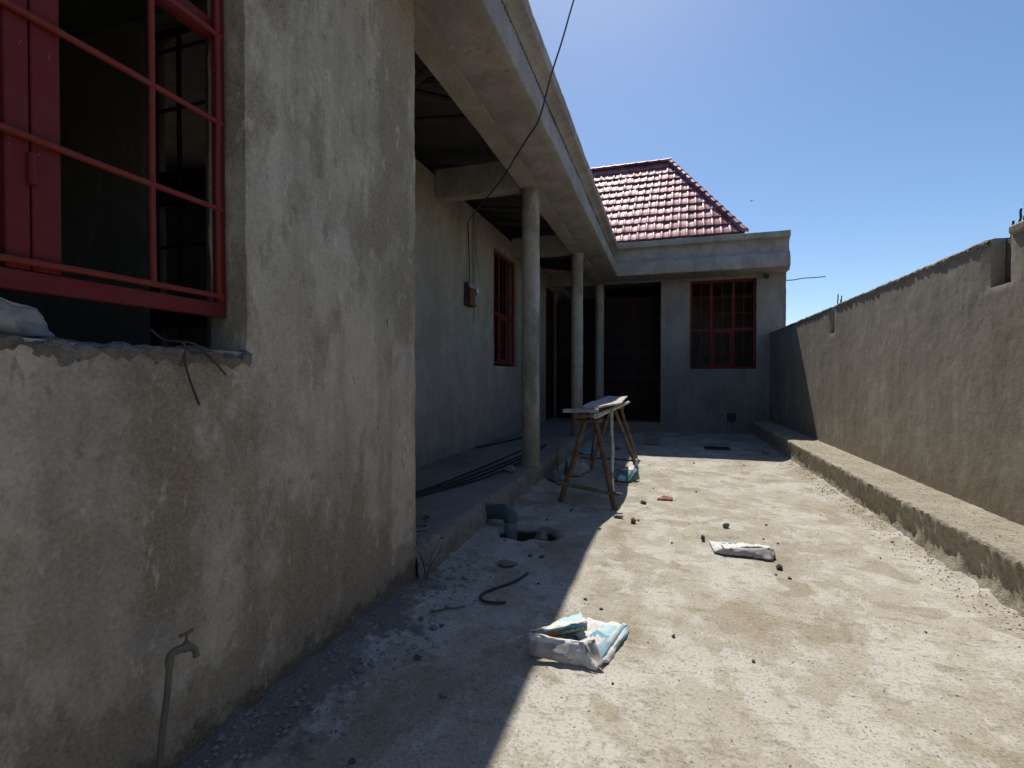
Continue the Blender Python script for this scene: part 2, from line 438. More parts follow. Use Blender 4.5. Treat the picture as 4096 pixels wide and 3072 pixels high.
def panel(name, o, ud, W, H, mat, parent, holes=(), step=.08, thick=.2, amp=.006, chip=.006, seed=0.0, topj=0.0, z0=0.0, basej=0.0):
    """plastered wall face with openings: hand-trowelled undulation on the face, worn edges"""
    o, ud, vd = Vector(o), Vector(ud), Vector((0, 0, 1)); nrm = ud.cross(vd)
    def lines(L, cuts):
        k = max(1, round(L / step)); base = [L * i / k for i in range(k + 1)]
        keep = [b for b in base if all(abs(b - c) > step * .45 for c in cuts) or b in (0, L)]
        return sorted(set(keep + [c for c in cuts if 0 < c < L]))
    us = lines(W, [c for h in holes for c in (h[0], h[1])]); vs_ = lines(H, [c for h in holes for c in (h[2], h[3])])
    nu, nv = len(us), len(vs_)
    def solid(i, j):
        if i < 0 or j < 0 or i >= nu - 1 or j >= nv - 1: return False
        a, b = (us[i] + us[i + 1]) / 2, (vs_[j] + vs_[j + 1]) / 2
        return not any(h[0] < a < h[1] and h[2] < b < h[3] for h in holes)
    S = [[solid(i, j) for j in range(nv - 1)] for i in range(nu - 1)]
    sol = lambda i, j: 0 <= i < nu - 1 and 0 <= j < nv - 1 and S[i][j]
    V = []; idx = {}
    def vert(i, j, back):
        k = (i, j, back)
        if k not in idx:
            u, v = us[i], vs_[j]
            q = o + ud * u + vd * v
            edge = not (sol(i, j) and sol(i - 1, j) and sol(i, j - 1) and sol(i - 1, j - 1))
            d = amp * (fbm(q.x + seed, q.y, q.z, 1.3, 3) + .35 * fbm(q.x, q.y + seed, q.z, 9, 2))
            if edge:
                q = q + ud * chip * nz(q.x * 7 + seed, q.y * 7, q.z * 7) + vd * chip * nz(q.x * 7, q.y * 7 + 9, q.z * 7 + seed)
                if not back: d -= chip * (0.6 + abs(nz(q.x, q.y, q.z + seed, 16)))
                if topj and j == nv - 1: q = q + vd * topj * fbm(q.x, q.y, seed, 5, 4)
            if basej and not back and v < .16: d += basej * (fbm(q.x, q.y + seed, q.z, 11, 3)) * (1 - v / .16)
            if back: q = q - nrm * thick
            else: q = q + nrm * d
            idx[k] = len(V); V.append(q)
        return idx[k]
    F = []
    for i in range(nu - 1):
        for j in range(nv - 1):
            if not S[i][j]: continue
            F.append((vert(i, j, 0), vert(i + 1, j, 0), vert(i + 1, j + 1, 0), vert(i, j + 1, 0)))
            F.append((vert(i, j, 1), vert(i, j + 1, 1), vert(i + 1, j + 1, 1), vert(i + 1, j, 1)))
            for (di, dj, a, b) in ((-1, 0, (i, j), (i, j + 1)), (1, 0, (i + 1, j), (i + 1, j + 1)), (0, -1, (i, j), (i + 1, j)), (0, 1, (i, j + 1), (i + 1, j + 1))):
                if not sol(i + di, j + dj):
                    F.append((vert(*a, 0), vert(*b, 0), vert(*b, 1), vert(*a, 1)))
    return mk(name, V, F, mat, parent, True, 35)

# ------------------------------------------------------------------ ground and yard floor
def fl(x, y):
    """height of the yard screed"""
    h = .010 * fbm(x, y, 0, .8, 2) + .0035 * fbm(x, y, 3, 7, 3)
    if y < 3.3:
        k = min(1, 1 - (x + 1.62) / (.30 + .12 * nz(y, 2, 0, 3)))
        k = max(0, k); h += k * k * (.055 + .03 * nz(x, y, 7, 9)) * min(1, (3.3 - y) / .5)
    k = min(1, max(0, 1 - (1.96 - x) / (.20 + .12 * nz(y, 5, 0, 2.5))))
    h += k * k * (.05 + .04 * nz(x, y, 1, 8))
    k = max(0, 1 - (x + 1.62) / .16) if y >= 3.3 else 0
    h += k * .02
    dx, dy = (x + 1.17) / .30, (y - 4.24) / .21
    r = math.hypot(dx, dy) + .22 * nz(x, y, 4, 9)
    if r < 1: h -= .30 * min(1, (1 - r) * 4)
    elif r < 1.5: h += .018 * (1.5 - r) * (1 + nz(x, y, 9, 20))
    return h

g0 = tag(MB().add([(-300, -300, -.60), (300, -300, -.60), (300, 300, -.60), (-300, 300, -.60)], [(0, 1, 2, 3)]).build('ground', M['earth']), kind='structure')
xs = [-1.72 + .035 * i for i in range(int(4.2 / .035) + 1)]
ys = []
yy = -6.0
while yy < 13.5:
    ys.append(yy); yy += .12 if yy < .5 else (.035 if yy < 6 else .07)
ys.append(13.55)
fv = [(x, y, fl(x, y)) for y in ys for x in xs]
nx = len(xs)
ff = [(j * nx + i, j * nx + i + 1, (j + 1) * nx + i + 1, (j + 1) * nx + i) for j in range(len(ys) - 1) for i in range(nx - 1)]
tag(mk('yard_floor', fv, ff, M['yard'], None, True, 80), kind='structure')

# ------------------------------------------------------------------ house
house = tag(empty('house', (-2.5, 6, 0)), 'unfinished grey plastered house with columned veranda, heavy cornice and maroon tiled roof', 'house')
YA = (0, 1, 0)
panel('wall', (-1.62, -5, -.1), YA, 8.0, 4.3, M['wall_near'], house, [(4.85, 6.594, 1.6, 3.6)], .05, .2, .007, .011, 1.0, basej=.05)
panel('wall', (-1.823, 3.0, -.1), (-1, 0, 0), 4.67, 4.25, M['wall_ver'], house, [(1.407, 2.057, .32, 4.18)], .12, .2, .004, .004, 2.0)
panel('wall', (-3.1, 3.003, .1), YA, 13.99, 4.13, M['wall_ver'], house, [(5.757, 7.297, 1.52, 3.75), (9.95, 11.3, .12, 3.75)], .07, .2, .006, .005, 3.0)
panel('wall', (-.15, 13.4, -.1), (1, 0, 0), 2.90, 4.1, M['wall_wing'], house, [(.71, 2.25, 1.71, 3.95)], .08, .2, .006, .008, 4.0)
def wbox(a, b, mat='inside'): return MB().box(a, b).build('wall', M[mat], house, False)
wbox((2.55, 13.602, -.1), (2.75, 17, 4.0), 'wall_wing')
wbox((-.15, 13.602, -.1), (.05, 16.998, 4.0))
wbox((-7.5, 17, -.1), (2.75, 17.2, 4.6))
wbox((-5.2, -5, -.1), (-5.0, 2.798, 4.0))
wbox((-7.5, -5.2, -.1), (-1.62, -5, 4.9))
wbox((-6.5, 5.5, -.1), (-3.302, 5.7, 4.21))
panel('wall', (-6.5, 2.8, 0), YA, 2.9, 4.2, M['inside'], house, [(.25, 1.75, .9, 3.9)], .3, .2, .003, .003, 6.0)  # opening out of view, added to let sky light into the back room
wbox((-7.7, -5, -.1), (-7.5, 2.6, 5.6))
wbox((-7.7, 5.5, -.1), (-7.5, 17.2, 5.6))
# floors and ceilings inside
tag(MB().box((-7.4, -4.9, .1), (-1.83, 2.79, .215)).build('room_floor', M['dust'], house, False))
MB().box((-7.4, 3.02, .1), (-3.31, 16.9, .212)).build('room_floor', M['dust'], house, False)
MB().box((-1.6, 13.62, .05), (2.54, 16.9, .205)).build('room_floor', M['dust'], house, False)
MB().box((-6.49, -4.99, 4.21), (-1.9, 2.99, 4.31)).build('ceiling_slab', M['inside'], house, False)
MB().box((-6.49, 3.02, 4.22), (-3.32, 5.49, 4.32)).build('ceiling_slab', M['inside'], house, False)
MB().box((-7.49, 5.72, 4.24), (-3.32, 16.9, 4.34)).build('ceiling_slab', M['inside'], house, False)
MB().box((-1.86, 13.63, 4.03), (2.70, 16.99, 4.13)).build('ceiling_slab', M['inside'], house, False)

# veranda plinth: rough broken face, dusty top
def plinth():
    V = []; F = []; fm = []
    prof = [(-1.60, -.15, 1), (-1.60, -.02, 1), (-1.607, .04, 1), (-1.612, .08, 1), (-1.618, .12, 1), (-1.622, .155, 1), (-1.63, .185, .9), (-1.645, .207, .6), (-1.675, .219, .4), (-1.72, .222, .2), (-1.80, .222, .15), (-1.95, .221, .1), (-2.2, .22, .1), (-2.6, .22, .1), (-3.12, .221, .1)]
    L = []; y = 3.0
    while y < 15.5: L.append(y); y += .035 if y < 8 else .09
    L.append(16.9)
    n = len(prof)
    for y in L:
        for (x, z, k) in prof:
            q = fbm(x * 1.0, y, z, 4.5, 4) * .032 + fbm(x, y, z, 20, 3) * .020
            V.append((x + k * q, y, z + (0 if z < 0 else (.25 * q if k > .3 else .1 * q))))
    for j in range(len(L) - 1):
        for i in range(n - 1):
            F.append((j * n + i, (j + 1) * n + i, (j + 1) * n + i + 1, j * n + i + 1)); fm.append(1 if i >= 8 else 0)
    return mk('veranda_floor', V, F, None, house, True, 60, [M['plinth'], M['dust']], fm)
plinth()
MB().box((-1.60, 13.36, -.1), (-.152, 13.62, .21)).build('step', M['plinth'], house, False)

# columns
def column(x, y, r, seed):
    mb = MB(); n = 46
    pts = []; rs = []
    for i in range(n + 1):
        z = .17 + (3.93 - .17) * i / n
        pts.append((x + .006 * nz(z, seed, 0), y + .006 * nz(z, seed, 4), z)); rs.append(r * (1 + .012 * nz(z * 2, seed, 8)) + (.012 * max(0, 1 - (z - .17) / .12)))
    mb.tube(pts, rs, 28, rough=.018, seed=seed)
    return mb.build('column', M['column'], house, True, 50)
for i, y in enumerate((6.4, 9.99, 13.52)): column(-1.742, y, .119, 3.3 * i + 1)

# beams
def beam(a, b, seed, step=.12, mat='beam'):
    bm = bmesh.new(); bmesh.ops.create_cube(bm, size=1)
    d = Vector(b) - Vector(a)
    for v in bm.verts: v.co = Vector([a[i] + (v.co[i] + .5) * d[i] for i in range(3)])
    ax = max(range(3), key=lambda i: d[i])
    bmesh.ops.bevel(bm, geom=list(bm.edges), offset=.012, segments=2, affect='EDGES')
    L = d[ax]; k = int(L / step)
    for i in range(1, k):
        nv = Vector((0, 0, 0)); nv[ax] = 1; pt = Vector(a); pt[ax] += L * i / k
        bmesh.ops.bisect_plane(bm, geom=list(bm.verts) + list(bm.edges) + list(bm.faces), plane_co=pt, plane_no=nv)
    for v in bm.verts:
        v.co += Vector((nz(v.co.x + seed, v.co.y, v.co.z, 2.2), nz(v.co.x, v.co.y + seed, v.co.z, 2.2), nz(v.co.x, v.co.y, v.co.z + seed, 2.2))) * .009
    bm.verts.index_update()
    o = mk('beam', [v.co.copy() for v in bm.verts], [[v.index for v in f.verts] for f in bm.faces], M[mat], house, True, 35)
    bm.free(); return o
beam((-1.86, 3.004, 3.90), (-1.622, 13.63, 4.32), 1)
beam((-3.102, 6.29, 3.905), (-1.865, 6.51, 4.30), 5)
beam((-3.102, 9.88, 3.905), (-1.865, 10.10, 4.30), 8)
beam((-3.102, 13.42, 3.905), (-1.865, 13.62, 4.30), 11)
beam((-1.618, 13.402, 3.90), (-.155, 13.62, 4.30), 13)

# cornice, swept round the inner corner
PROF = [(-.06, 3.935), (.0, 3.917), (.10, 3.908), (.22, 3.906), (.33, 3.908), (.415, 3.908), (.438, 3.918), (.445, 3.945), (.447, 4.03), (.446, 4.10), (.437, 4.132),
        (.420, 4.180), (.402, 4.228), (.384, 4.252), (.345, 4.275), (.318, 4.31), (.302, 4.36), (.296, 4.42), (.300, 4.48), (.320, 4.535), (.365, 4.572), (.436, 4.588), (.447, 4.603), (.451, 4.65), (.449, 4.705), (.44, 4.725), (.415, 4.733), (.2, 4.735), (-.06, 4.735), (-.06, 4.3)]
def cornice():
    V = []; F = []; n = len(PROF)
    st = []
    y = -5.0
    while y < 12.50: st.append(('a', y)); y += .05
    st.append(('c', 0))
    x = -1.08
    while x < 2.64: st.append(('b', x)); x += .1
    st.append(('b', 2.655))
    for kind, t in st:
        for (o_, z) in PROF:
            if kind == 'a': p = Vector((-1.62 + o_, min(t, 12.97 - o_ - .02), z))
            elif kind == 'c': p = Vector((-1.62 + o_, 12.97 - o_, z))
            else: p = Vector((max(t, -1.62 + o_ + .02), 12.97 - o_, z))
            amp = .009
            d = Vector((nz(p.x, p.y, p.z, 1.7), nz(p.x + 9, p.y, p.z, 1.7), nz(p.x, p.y + 9, p.z, 1.7))) * amp + Vector((nz(p.x, p.y, p.z, 8), nz(p.x + 9, p.y, p.z, 8), nz(p.x, p.y + 5, p.z, 8))) * .0035
            if kind == 'b' and t > 2.5: d.x = 0
            V.append(p + d)
    for j in range(len(st) - 1):
        for i in range(n - 1):
            F.append((j * n + i, (j + 1) * n + i, (j + 1) * n + i + 1, j * n + i + 1))
        F.append((j * n + n - 1, (j + 1) * n + n - 1, (j + 1) * n, j * n))
    e = (len(st) - 1) * n
    F.append(tuple(e + i for i in range(n)))
    return mk('cornice', V, F, M['cornice'], house, True, 38)
cornice()
# soffit slab between the wing wall and its cornice
MB().box((-1.56, 13.0, 3.925), (2.74, 13.60, 4.2)).build('soffit', M['cornice'], house, False)

# veranda roof: corrugated sheet on rough timbers
def sheet():
    V = []; F = []; xs_ = [-1.30, -2.2, -3.1, -4.5, -7.6]; n = len(xs_)
    ys_ = [-5.1 + .019 * i for i in range(int(20.6 / .019))]
    for y in ys_:
        for x in xs_: V.append((x, y, 4.50 + (-1.30 - x) * .16 + .009 * math.cos(2 * math.pi * y / .076)))
    for j in range(len(ys_) - 1):
        for i in range(n - 1): F.append((j * n + i, (j + 1) * n + i, (j + 1) * n + i + 1, j * n + i + 1))
    return mk('roof_sheet', V, F, M['sheet'], house, True, 80)
sheet()
for i, (y, zz) in enumerate(((3.7, 4.33), (4.55, 4.32), (5.35, 4.34), (6.9, 4.36), (7.8, 4.33), (8.75, 4.34), (9.5, 4.33), (11.0, 4.34), (12.2, 4.33))):
    pts = wander((-1.70, y, zz), (-4.2, y + random.uniform(-.1, .1), zz + .33), 8, .02, i * 3.1)
    MB().tube(pts, .045 + .01 * random.random(), 8, rough=.12, seed=i).build('rafter', M['timber_dark'], house)
MB().tube(wander((-1.9, 4.1, 4.30), (-3.3, 5.0, 4.42), 6, .02, 50), .045, 8, rough=.1).build('rafter', M['timber_dark'], house)
MB().tube(wander((-2.0, 4.9, 4.30), (-3.3, 4.2, 4.42), 6, .02, 55), .045, 8, rough=.1).build('rafter', M['timber_dark'], house)

# near window: red steel frame with a bar grille, no glass
mb = MB()
FX0, FX1 = -1.762, -1.732
for a, b in (((FX0, -.12, 1.644), (FX1, 1.592, 1.703)), ((FX0, 1.553, 1.7035), (FX1, 1.592, 3.42)), ((FX0, -.12, 3.4205), (FX1, 1.592, 3.49)), ((FX0, -.12, 1.7035), (FX1, -.08, 3.42))):
    mb.bbox(a, b, .003)
win = mb.build('window', M['red'], house, True, 30)
win['label'] = 'large red steel window frame with bar grille and no glass'
for a, b in (((-1.775, .885, 1.705), (-1.738, .9415, 3.415)), ((-1.775, .9465, 1.705), (-1.738, 1.018, 3.415))):
    MB().bbox(a, b, .003).build('stile', M['red'], win, True, 30)
MB().bbox((-1.785, 1.0185, 2.76), (-1.748, 1.5525, 2.84), .003).build('transom', M['red'], win, True, 30)
MB().bbox((-1.785, -.08, 2.76), (-1.748, .8845, 2.84), .003).build('transom', M['red'], win, True, 30)
for i, z in enumerate((1.728, 2.077, 2.422, 2.77, 3.12)):
    MB().tube(wander((-1.722, -.10, z), (-1.722, 1.565, z), 10, .003, i), .0105, 8).build('grille_rod', M['rod_red'], win)
for i, y in enumerate((1.549, 1.283, .62, .35, .08)):
    MB().tube(wander((-1.722, y, 1.722), (-1.722, y, 3.42), 10, .002, i + 9), .0100, 8).build('grille_rod', M['rod_red'], win)
for y in (1.549, 1.283):                                 # weld beads where the rods cross
    for z in (1.728, 2.077, 2.422, 2.77):
        bm = bmesh.new(); bmesh.ops.create_icosphere(bm, subdivisions=1, radius=.0135)
        mk('weld_bead', [v.co + Vector((-1.720, y, z)) for v in bm.verts], [[v.index for v in f.verts] for f in bm.faces], M['rod_red'], win); bm.free()
for z in (1.95, 2.55):
    MB().tube([(-1.733, .944, z), (-1.733, .944, z + .09)], .011, 10).build('hinge', M['red'], win)
# broken rough sill
def sill():
    V = []; F = []
    prof = [(-1.613, 1.455), (-1.604, 1.475), (-1.602, 1.492), (-1.612, 1.503), (-1.64, 1.508), (-1.68, 1.508), (-1.73, 1.505), (-1.78, 1.505), (-1.83, 1.50), (-1.84, 1.46)]
    n = len(prof); L = [-.15 + .0125 * i for i in range(141)]
    for y in L:
        for k, (x, z) in enumerate(prof):
            q = fbm(x, y, z, 14, 4)
            dz = .022 * q + .012 * nz(y, 3, 0, 3) + .010 * nz(x, y, z, 55); dx = .020 * fbm(x, y, z + 5, 26, 3)
            if k < 2: dz += .030 * nz(y, 8, 0, 9) - .008; dx -= .012
            V.append((x + dx, y, z + dz - .003))
    for j in range(len(L) - 1):
        for i in range(n - 1): F.append((j * n + i, (j + 1) * n + i, (j + 1) * n + i + 1, j * n + i + 1))
    return mk('sill', V, F, M['sill'], house, True, 60)
sill()
# grille door between the rooms, seen through the window
mb = MB()
for a, b in (((-3.88, 2.86, .22), (-3.82, 2.90, 4.075)), ((-3.29, 2.86, .22), (-3.235, 2.90, 4.075)), ((-3.82, 2.86, 2.74), (-3.29, 2.90, 2.99)), ((-3.82, 2.86, 4.035), (-3.29, 2.90, 4.075)), ((-3.82, 2.86, .22), (-3.29, 2.90, .5)), ((-3.82, 2.86, 1.78), (-3.29, 2.90, 1.93))):
    mb.bbox(a, b, .003)
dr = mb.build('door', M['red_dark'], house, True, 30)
dr['label'] = 'dark steel grille door seen through the large window'
for z in (.95, 1.38, 2.40, 3.45, 3.90):
    MB().tube([(-3.82, 2.85, z), (-3.29, 2.85, z)], .013, 6).build('grille_rod', M['red_dark'], dr)
MB().tube([(-3.545, 2.85, .5), (-3.545, 2.85, 4.04)], .016, 6).build('grille_rod', M['red_dark'], dr)

# unglazed steel windows: frame, casement, glazing bars
def glazed(o, ud, W, H, mid, label, depth=.035):
    o, ud = Vector(o), Vector(ud); nrm = ud.cross(Vector((0, 0, 1)))
    def bx(mbx, u0, u1, v0, v1, d0, d1, bev=.003):
        p = [o + ud * u + Vector((0, 0, v)) + nrm * d for u in (u0, u1) for v in (v0, v1) for d in (d0, d1)]
        a = [min(q[i] for q in p) for i in range(3)]; b = [max(q[i] for q in p) for i in range(3)]
        mbx.bbox(a, b, bev)
    f = MB(); t = .055; m2 = .06
    bx(f, 0, W, 0, t, -depth, 0); bx(f, 0, W, H - t, H, -depth, 0)
    bx(f, 0, t, t + .0005, H - t - .0005, -depth, 0); bx(f, W - t, W, t + .0005, H - t - .0005, -depth, 0)
    c1, c2 = W / 3, 2 * W / 3
    for c in (c1, c2): bx(f, c - m2 / 2, c + m2 / 2, t + .0005, H - t - .0005, -depth, .003)
    cells = [(t, c1 - m2 / 2), (c1 + m2 / 2, c2 - m2 / 2), (c2 + m2 / 2, W - t)]
    for (u0, u1) in cells: bx(f, u0 + .0005, u1 - .0005, mid - .035, mid + .035, -depth, -.003)
    wo = f.build('window', M['red'], house, True, 30)
    wo['label'] = label
    for ci, (u0, u1) in enumerate(cells):
        for (v0, v1) in ((t, mid - .035), (mid + .035, H - t)):
            a0, a1, b0, b1 = u0, u1, v0, v1
            if ci == 1 and v0 == t:                      # opening casement in the middle
                cs = MB(); k = .055
                bx(cs, u0 + .002, u1 - .002, v0 + .002, v0 + k, -.028, .006); bx(cs, u0 + .002, u1 - .002, v1 - k, v1 - .002, -.028, .006)
                bx(cs, u0 + .002, u0 + k, v0 + k, v1 - k, -.028, .006); bx(cs, u1 - k, u1 - .002, v0 + k, v1 - k, -.028, .006)
                cs.build('casement', M['red'], wo, True, 30)
                a0, a1, b0, b1 = u0 + k, u1 - k, v0 + k, v1 - k
            gb = MB(); um = (a0 + a1) / 2
            bx(gb, um - .008, um + .008, b0, b1, -.022, -.006, .002)
            for r_ in (1, 2):
                vz = b0 + (b1 - b0) * r_ / 3
                bx(gb, a0, um - .0085, vz - .007, vz + .007, -.022, -.006, .002); bx(gb, um + .0085, a1, vz - .007, vz + .007, -.022, -.006, .002)
            gb.build('glazing_bar', M['red'], wo, True, 30)
    return wo
glazed((.565, 13.475, 1.62), (1, 0, 0), 1.53, 2.225, .98, 'red three-bay steel window in the far wing wall')
glazed((-3.17, 8.765, 1.66), (0, 1, 0), 1.53, 2.18, .98, 'red steel window under the veranda, half behind a column')
# veranda and porch doors
def plank_door(a, b, ax, label, n=4):
    """ribbed steel door leaf; ax = axis along the leaf"""
    mb = MB()
    mb.bbox(a, b, .004)
    d = mb.build('door', M['red_dark'], house, True, 30); d['label'] = label
    L = b[ax] - a[ax]
    for i in range(n):
        p, q = list(a), list(b)
        p[ax] = a[ax] + L * (i + .12) / n; q[ax] = a[ax] + L * (i + .88) / n
        p[2] = a[2] + .15; q[2] = b[2] - .15
        if ax == 1: p[0] = b[0] + .0005; q[0] = b[0] + .012
        else: p[1] = a[1] - .012; q[1] = a[1] - .0005
        MB().bbox(p, q, .004).build('panel', M['red_dark'], d, True, 30)
    return d
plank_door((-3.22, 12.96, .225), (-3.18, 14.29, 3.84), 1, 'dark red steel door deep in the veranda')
M['near_black'] = paint('shade_black_steel', (.022, .011, .012), .7, (.014, .010, .010), .15)  # near-black colour stands in for the deep shade of the porch
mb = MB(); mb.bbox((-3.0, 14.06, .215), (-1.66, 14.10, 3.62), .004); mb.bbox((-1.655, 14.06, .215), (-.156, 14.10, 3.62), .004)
pd = mb.build('door', M['near_black'], house, True, 30); pd['label'] = 'tall double steel door, coloured black for deep shade, filling the porch opening'
for (x0, x1, z0_, z1_) in ((-1.62, -.19, 2.05, 2.15), (-1.62, -.19, 1.35, 1.43), (-.90, -.84, .30, 3.55), (-1.62, -.19, 3.50, 3.58), (-2.9, -1.70, 2.05, 2.15), (-2.35, -2.29, .30, 3.55)):
    MB().bbox((x0, 14.045 if x1 - x0 > .1 else 14.038, z0_), (x1, 14.0595, z1_), .003).build('rail', M['red_dark'], pd, True, 30)

# bits fixed in the house walls
MB().tube(wander((2.74, 13.5, 3.765), (3.60, 13.48, 3.80), 8, .015, 4), .011, 6).build('rebar', M['rebar'], house)
MB().tube([(1.50, 13.36, .0), (1.50, 13.36, .22), (1.505, 13.362, .30)], .035, 10).build('waste_pipe', M['pvc'], house)
MB().bbox((1.45, 13.352, .30), (1.64, 13.41, .50), .01).build('dark_cavity_block', M['black'], house)  # black block stands in for the shaded cavity above the pipe
mb = MB(); mb.patch((-3.093, 7.70, 2.3), (-3.093, 7.78, 2.3), (-3.093, 7.80, 4.15), (-3.093, 7.68, 4.15), 3, 30, .006, .006)
mb.build('patched_chase', M['inside'], house)
mb = MB()
V_ = []; nseg = 26
for k in range(nseg):
    a = 2 * math.pi * k / nseg
    V_.append((-3.093 + .004, 8.00 + .17 * math.cos(a) * (1 - .25 * math.sin(a)), 3.72 + .44 * math.sin(a)))
mb.add(V_ + [(-3.082, 8.0, 3.72)], [(k, (k + 1) % nseg, nseg) for k in range(nseg)])
mb.build('plaster_patch', M['wall_ver'], house)

for (y, z, ry, rz, sd_) in ((2.64, 1.735, .012, .020, 1), (2.635, 1.69, .004, .018, 2), (2.67, .90, .005, .035, 3)):
    V = [(-1.6065, y, z)]; n = 16
    for k in range(n):
        a = 2 * math.pi * k / n; q = 1 + 1.3 * nz(math.cos(a) * 3 + sd_ * 5, math.sin(a) * 3, sd_)
        V.append((-1.6075, y + ry * q * math.cos(a), z + rz * q * math.sin(a)))
    mk('lime_splash', V, [(0, k + 1, (k + 1) % n + 1) for k in range(n)], M['sack_grey'], house)

# ------------------------------------------------------------------ maroon tiled hip roof on the wing
EY, EZ, RY, RZ = 12.74, 4.815, 15.80, 7.94
PITCH = math.atan2(RZ - EZ, RY - EY); SL = math.hypot(RZ - EZ, RY - EY)
RX, HX = .04, 1.74                                        # ridge end, eave corner
mb = MB()
dn = Vector((0, math.sin(PITCH), -math.cos(PITCH))) * .03
A = [Vector((-7, EY, EZ)) + dn, Vector((HX, EY, EZ)) + dn, Vector((RX, RY, RZ)) + dn, Vector((-7, RY, RZ)) + dn]
mb.add(A, [(0, 1, 2, 3)])
mb.add([A[1], Vector((HX, 17.6, EZ)), A[2]], [(0, 1, 2)])
mb.add([A[2], Vector((HX, 17.6, EZ)), Vector((-7, 17.6, EZ)), A[3]], [(0, 1, 2, 3)])
roof = mb.build('roof', M['tile'], house, False)
ROWS = 11; RH = SL / ROWS; TW = .196
def tile_mesh(cut=None):
    """one pressed tile: hump on one side, fine ribs, step at the lower edge"""
    us_ = [0, .012, .026, .040, .054, .070, .086, .102, .118, .134, .150, .166, .181, .196]
    def h(u):
        d = (u - .035) / .032
        return .015 * math.exp(-d * d) + (.0035 if int(round(u / .016)) % 2 else 0) * (u > .07)
    V = []; F = []
    for j, (v, z) in enumerate(((-.004, -.016), (-.004, .022), (.012, .025), (RH * .6, .008), (RH + .012, .0))):
        for u in us_: V.append((u, v, z + (h(u) if j > 0 else h(u))))
    n = len(us_)
    for j in range(4):
        for i in range(n - 1): F.append((j * n + i, j * n + i + 1, (j + 1) * n + i + 1, (j + 1) * n + i))
    me = bpy.data.meshes.new('tile'); me.from_pydata(V, [], F)
    if cut:
        bm = bmesh.new(); bm.from_mesh(me)
        bmesh.ops.bisect_plane(bm, geom=list(bm.verts) + list(bm.edges) + list(bm.faces), plane_co=cut[0], plane_no=cut[1], clear_outer=True)
        bm.to_mesh(me); bm.free()
        if len(me.polygons) < 4: return None
    me.materials.append(M['tile'])
    me.polygons.foreach_set('use_smooth', [True] * len(me.polygons)); me.set_sharp_from_angle(angle=R(38))
    return me
TM = tile_mesh()
sd = Vector((0, math.cos(PITCH), math.sin(PITCH)))
for r_ in range(ROWS):
    x = -3.10 + .015 * r_
    while x < HX:
        s0 = r_ * RH
        xr = HX + (RX - HX) * (s0 + RH * .5) / SL
        cut = None
        if x + TW > HX + (RX - HX) * (s0 + RH) / SL:      # meets the hip: cut on the slant
            hp = Vector((HX + (RX - HX) * s0 / SL - x, 0, 0)); hd = Vector(((RX - HX), SL, 0)).normalized()
            cut = (hp, Vector((hd.y, -hd.x, 0)))
            if x > HX + (RX - HX) * s0 / SL - .02: break
        me = tile_mesh(cut) if cut else TM
        if me:
            t = bpy.data.objects.new('tile', me); COL.objects.link(t)
            p = Vector((x, EY, EZ)) + sd * s0
            t.parent = roof; t.location = p - WO[roof] + Vector((0, 0, random.uniform(-.002, .002)))
            t.rotation_euler = (PITCH + R(random.uniform(-1.6, 1.6)), R(random.uniform(-1.6, 1.6)), R(random.uniform(-.5, .5)))
        x += TW
def cap(a, b, r0, r1, name, outn):
    a, b = Vector(a), Vector(b); t = (b - a).normalized(); outn = (outn - t * outn.dot(t)).normalized(); s_ = t.cross(outn)
    mb = MB(); V = []; F = []; n = 9
    st = [(a, r0 * 1.16), (a + t * .035, r0 * 1.16), (a + t * .04, r0), (b, r1)]
    for (p, r_) in st:
        for k in range(n):
            an = math.pi * (k / (n - 1)) * 1.1 - .05 * math.pi
            V.append(p + s_ * math.cos(an) * r_ + outn * (math.sin(an) * r_ * .85))
    for j in range(len(st) - 1):
        for k in range(n - 1): F.append((j * n + k, j * n + k + 1, (j + 1) * n + k + 1, (j + 1) * n + k))
    F.append(tuple(range(n)))
    return mk(name, V, F, M['tile'], roof, True, 45)
h0 = Vector((HX, EY, EZ)) + Vector((0, 0, .02)); h1 = Vector((RX, RY, RZ)) + Vector((0, 0, .03))
NC = 15
for i in range(NC):
    cap(h0.lerp(h1, i / NC), h0.lerp(h1, (i + 1.04) / NC), .085, .078, 'hip_cap', Vector((.35, -.55, .75)))
for i in range(10):
    cap((RX + .06 - i * .33, RY, RZ + .015), (RX + .06 - (i + 1.04) * .33, RY, RZ + .015), .095, .088, 'ridge_cap', Vector((0, 0, 1)))

# ------------------------------------------------------------------ boundary wall and ledge on the right
bw = tag(empty('boundary_wall', (2.5, 4, 0)), 'rough plastered grey boundary wall along the right side of the yard', 'wall')
ud = (0, -1, 0)                                           # faces the yard (-x)
Y0 = 13.39
hs = [(Y0 - 8.72, Y0 - 8.54, 2.17, 2.7), (Y0 - 4.80, Y0 - 4.565, 2.20, 2.7)]
panel('wall', (2.4, Y0, -.1), ud, 19.4, 2.575, M['wall_right'], bw, hs, .055, .10, .0035, .010, 7.0, topj=.014)
panel('wall_core', (2.503, Y0, -.1), ud, 19.4, 2.565, M['wallcore'], bw, (), .2, .12, .004, .004, 8.0, topj=.01)
mb = MB(); mb.bbox((2.385, 4.10, 2.44), (2.60, 4.563, 2.51), .015); mb.build('pier_head', M['wall_right'], bw, True, 30)
for i, (x, y, z, h) in enumerate(((2.46, 4.665, 2.44, .13), (2.47, 4.545, 2.50, .20), (2.45, 4.556, 2.50, .13), (2.47, 8.64, 2.42, .24), (2.48, 8.53, 2.42, .20), (2.46, 8.49, 2.44, .12))):
    MB().tube(wander((x, y, z), (x + .01, y + random.uniform(-.01, .01), z + h), 6, .004, i), .0075, 6, rough=.2, seed=i).build('rebar', M['rebar'], bw)

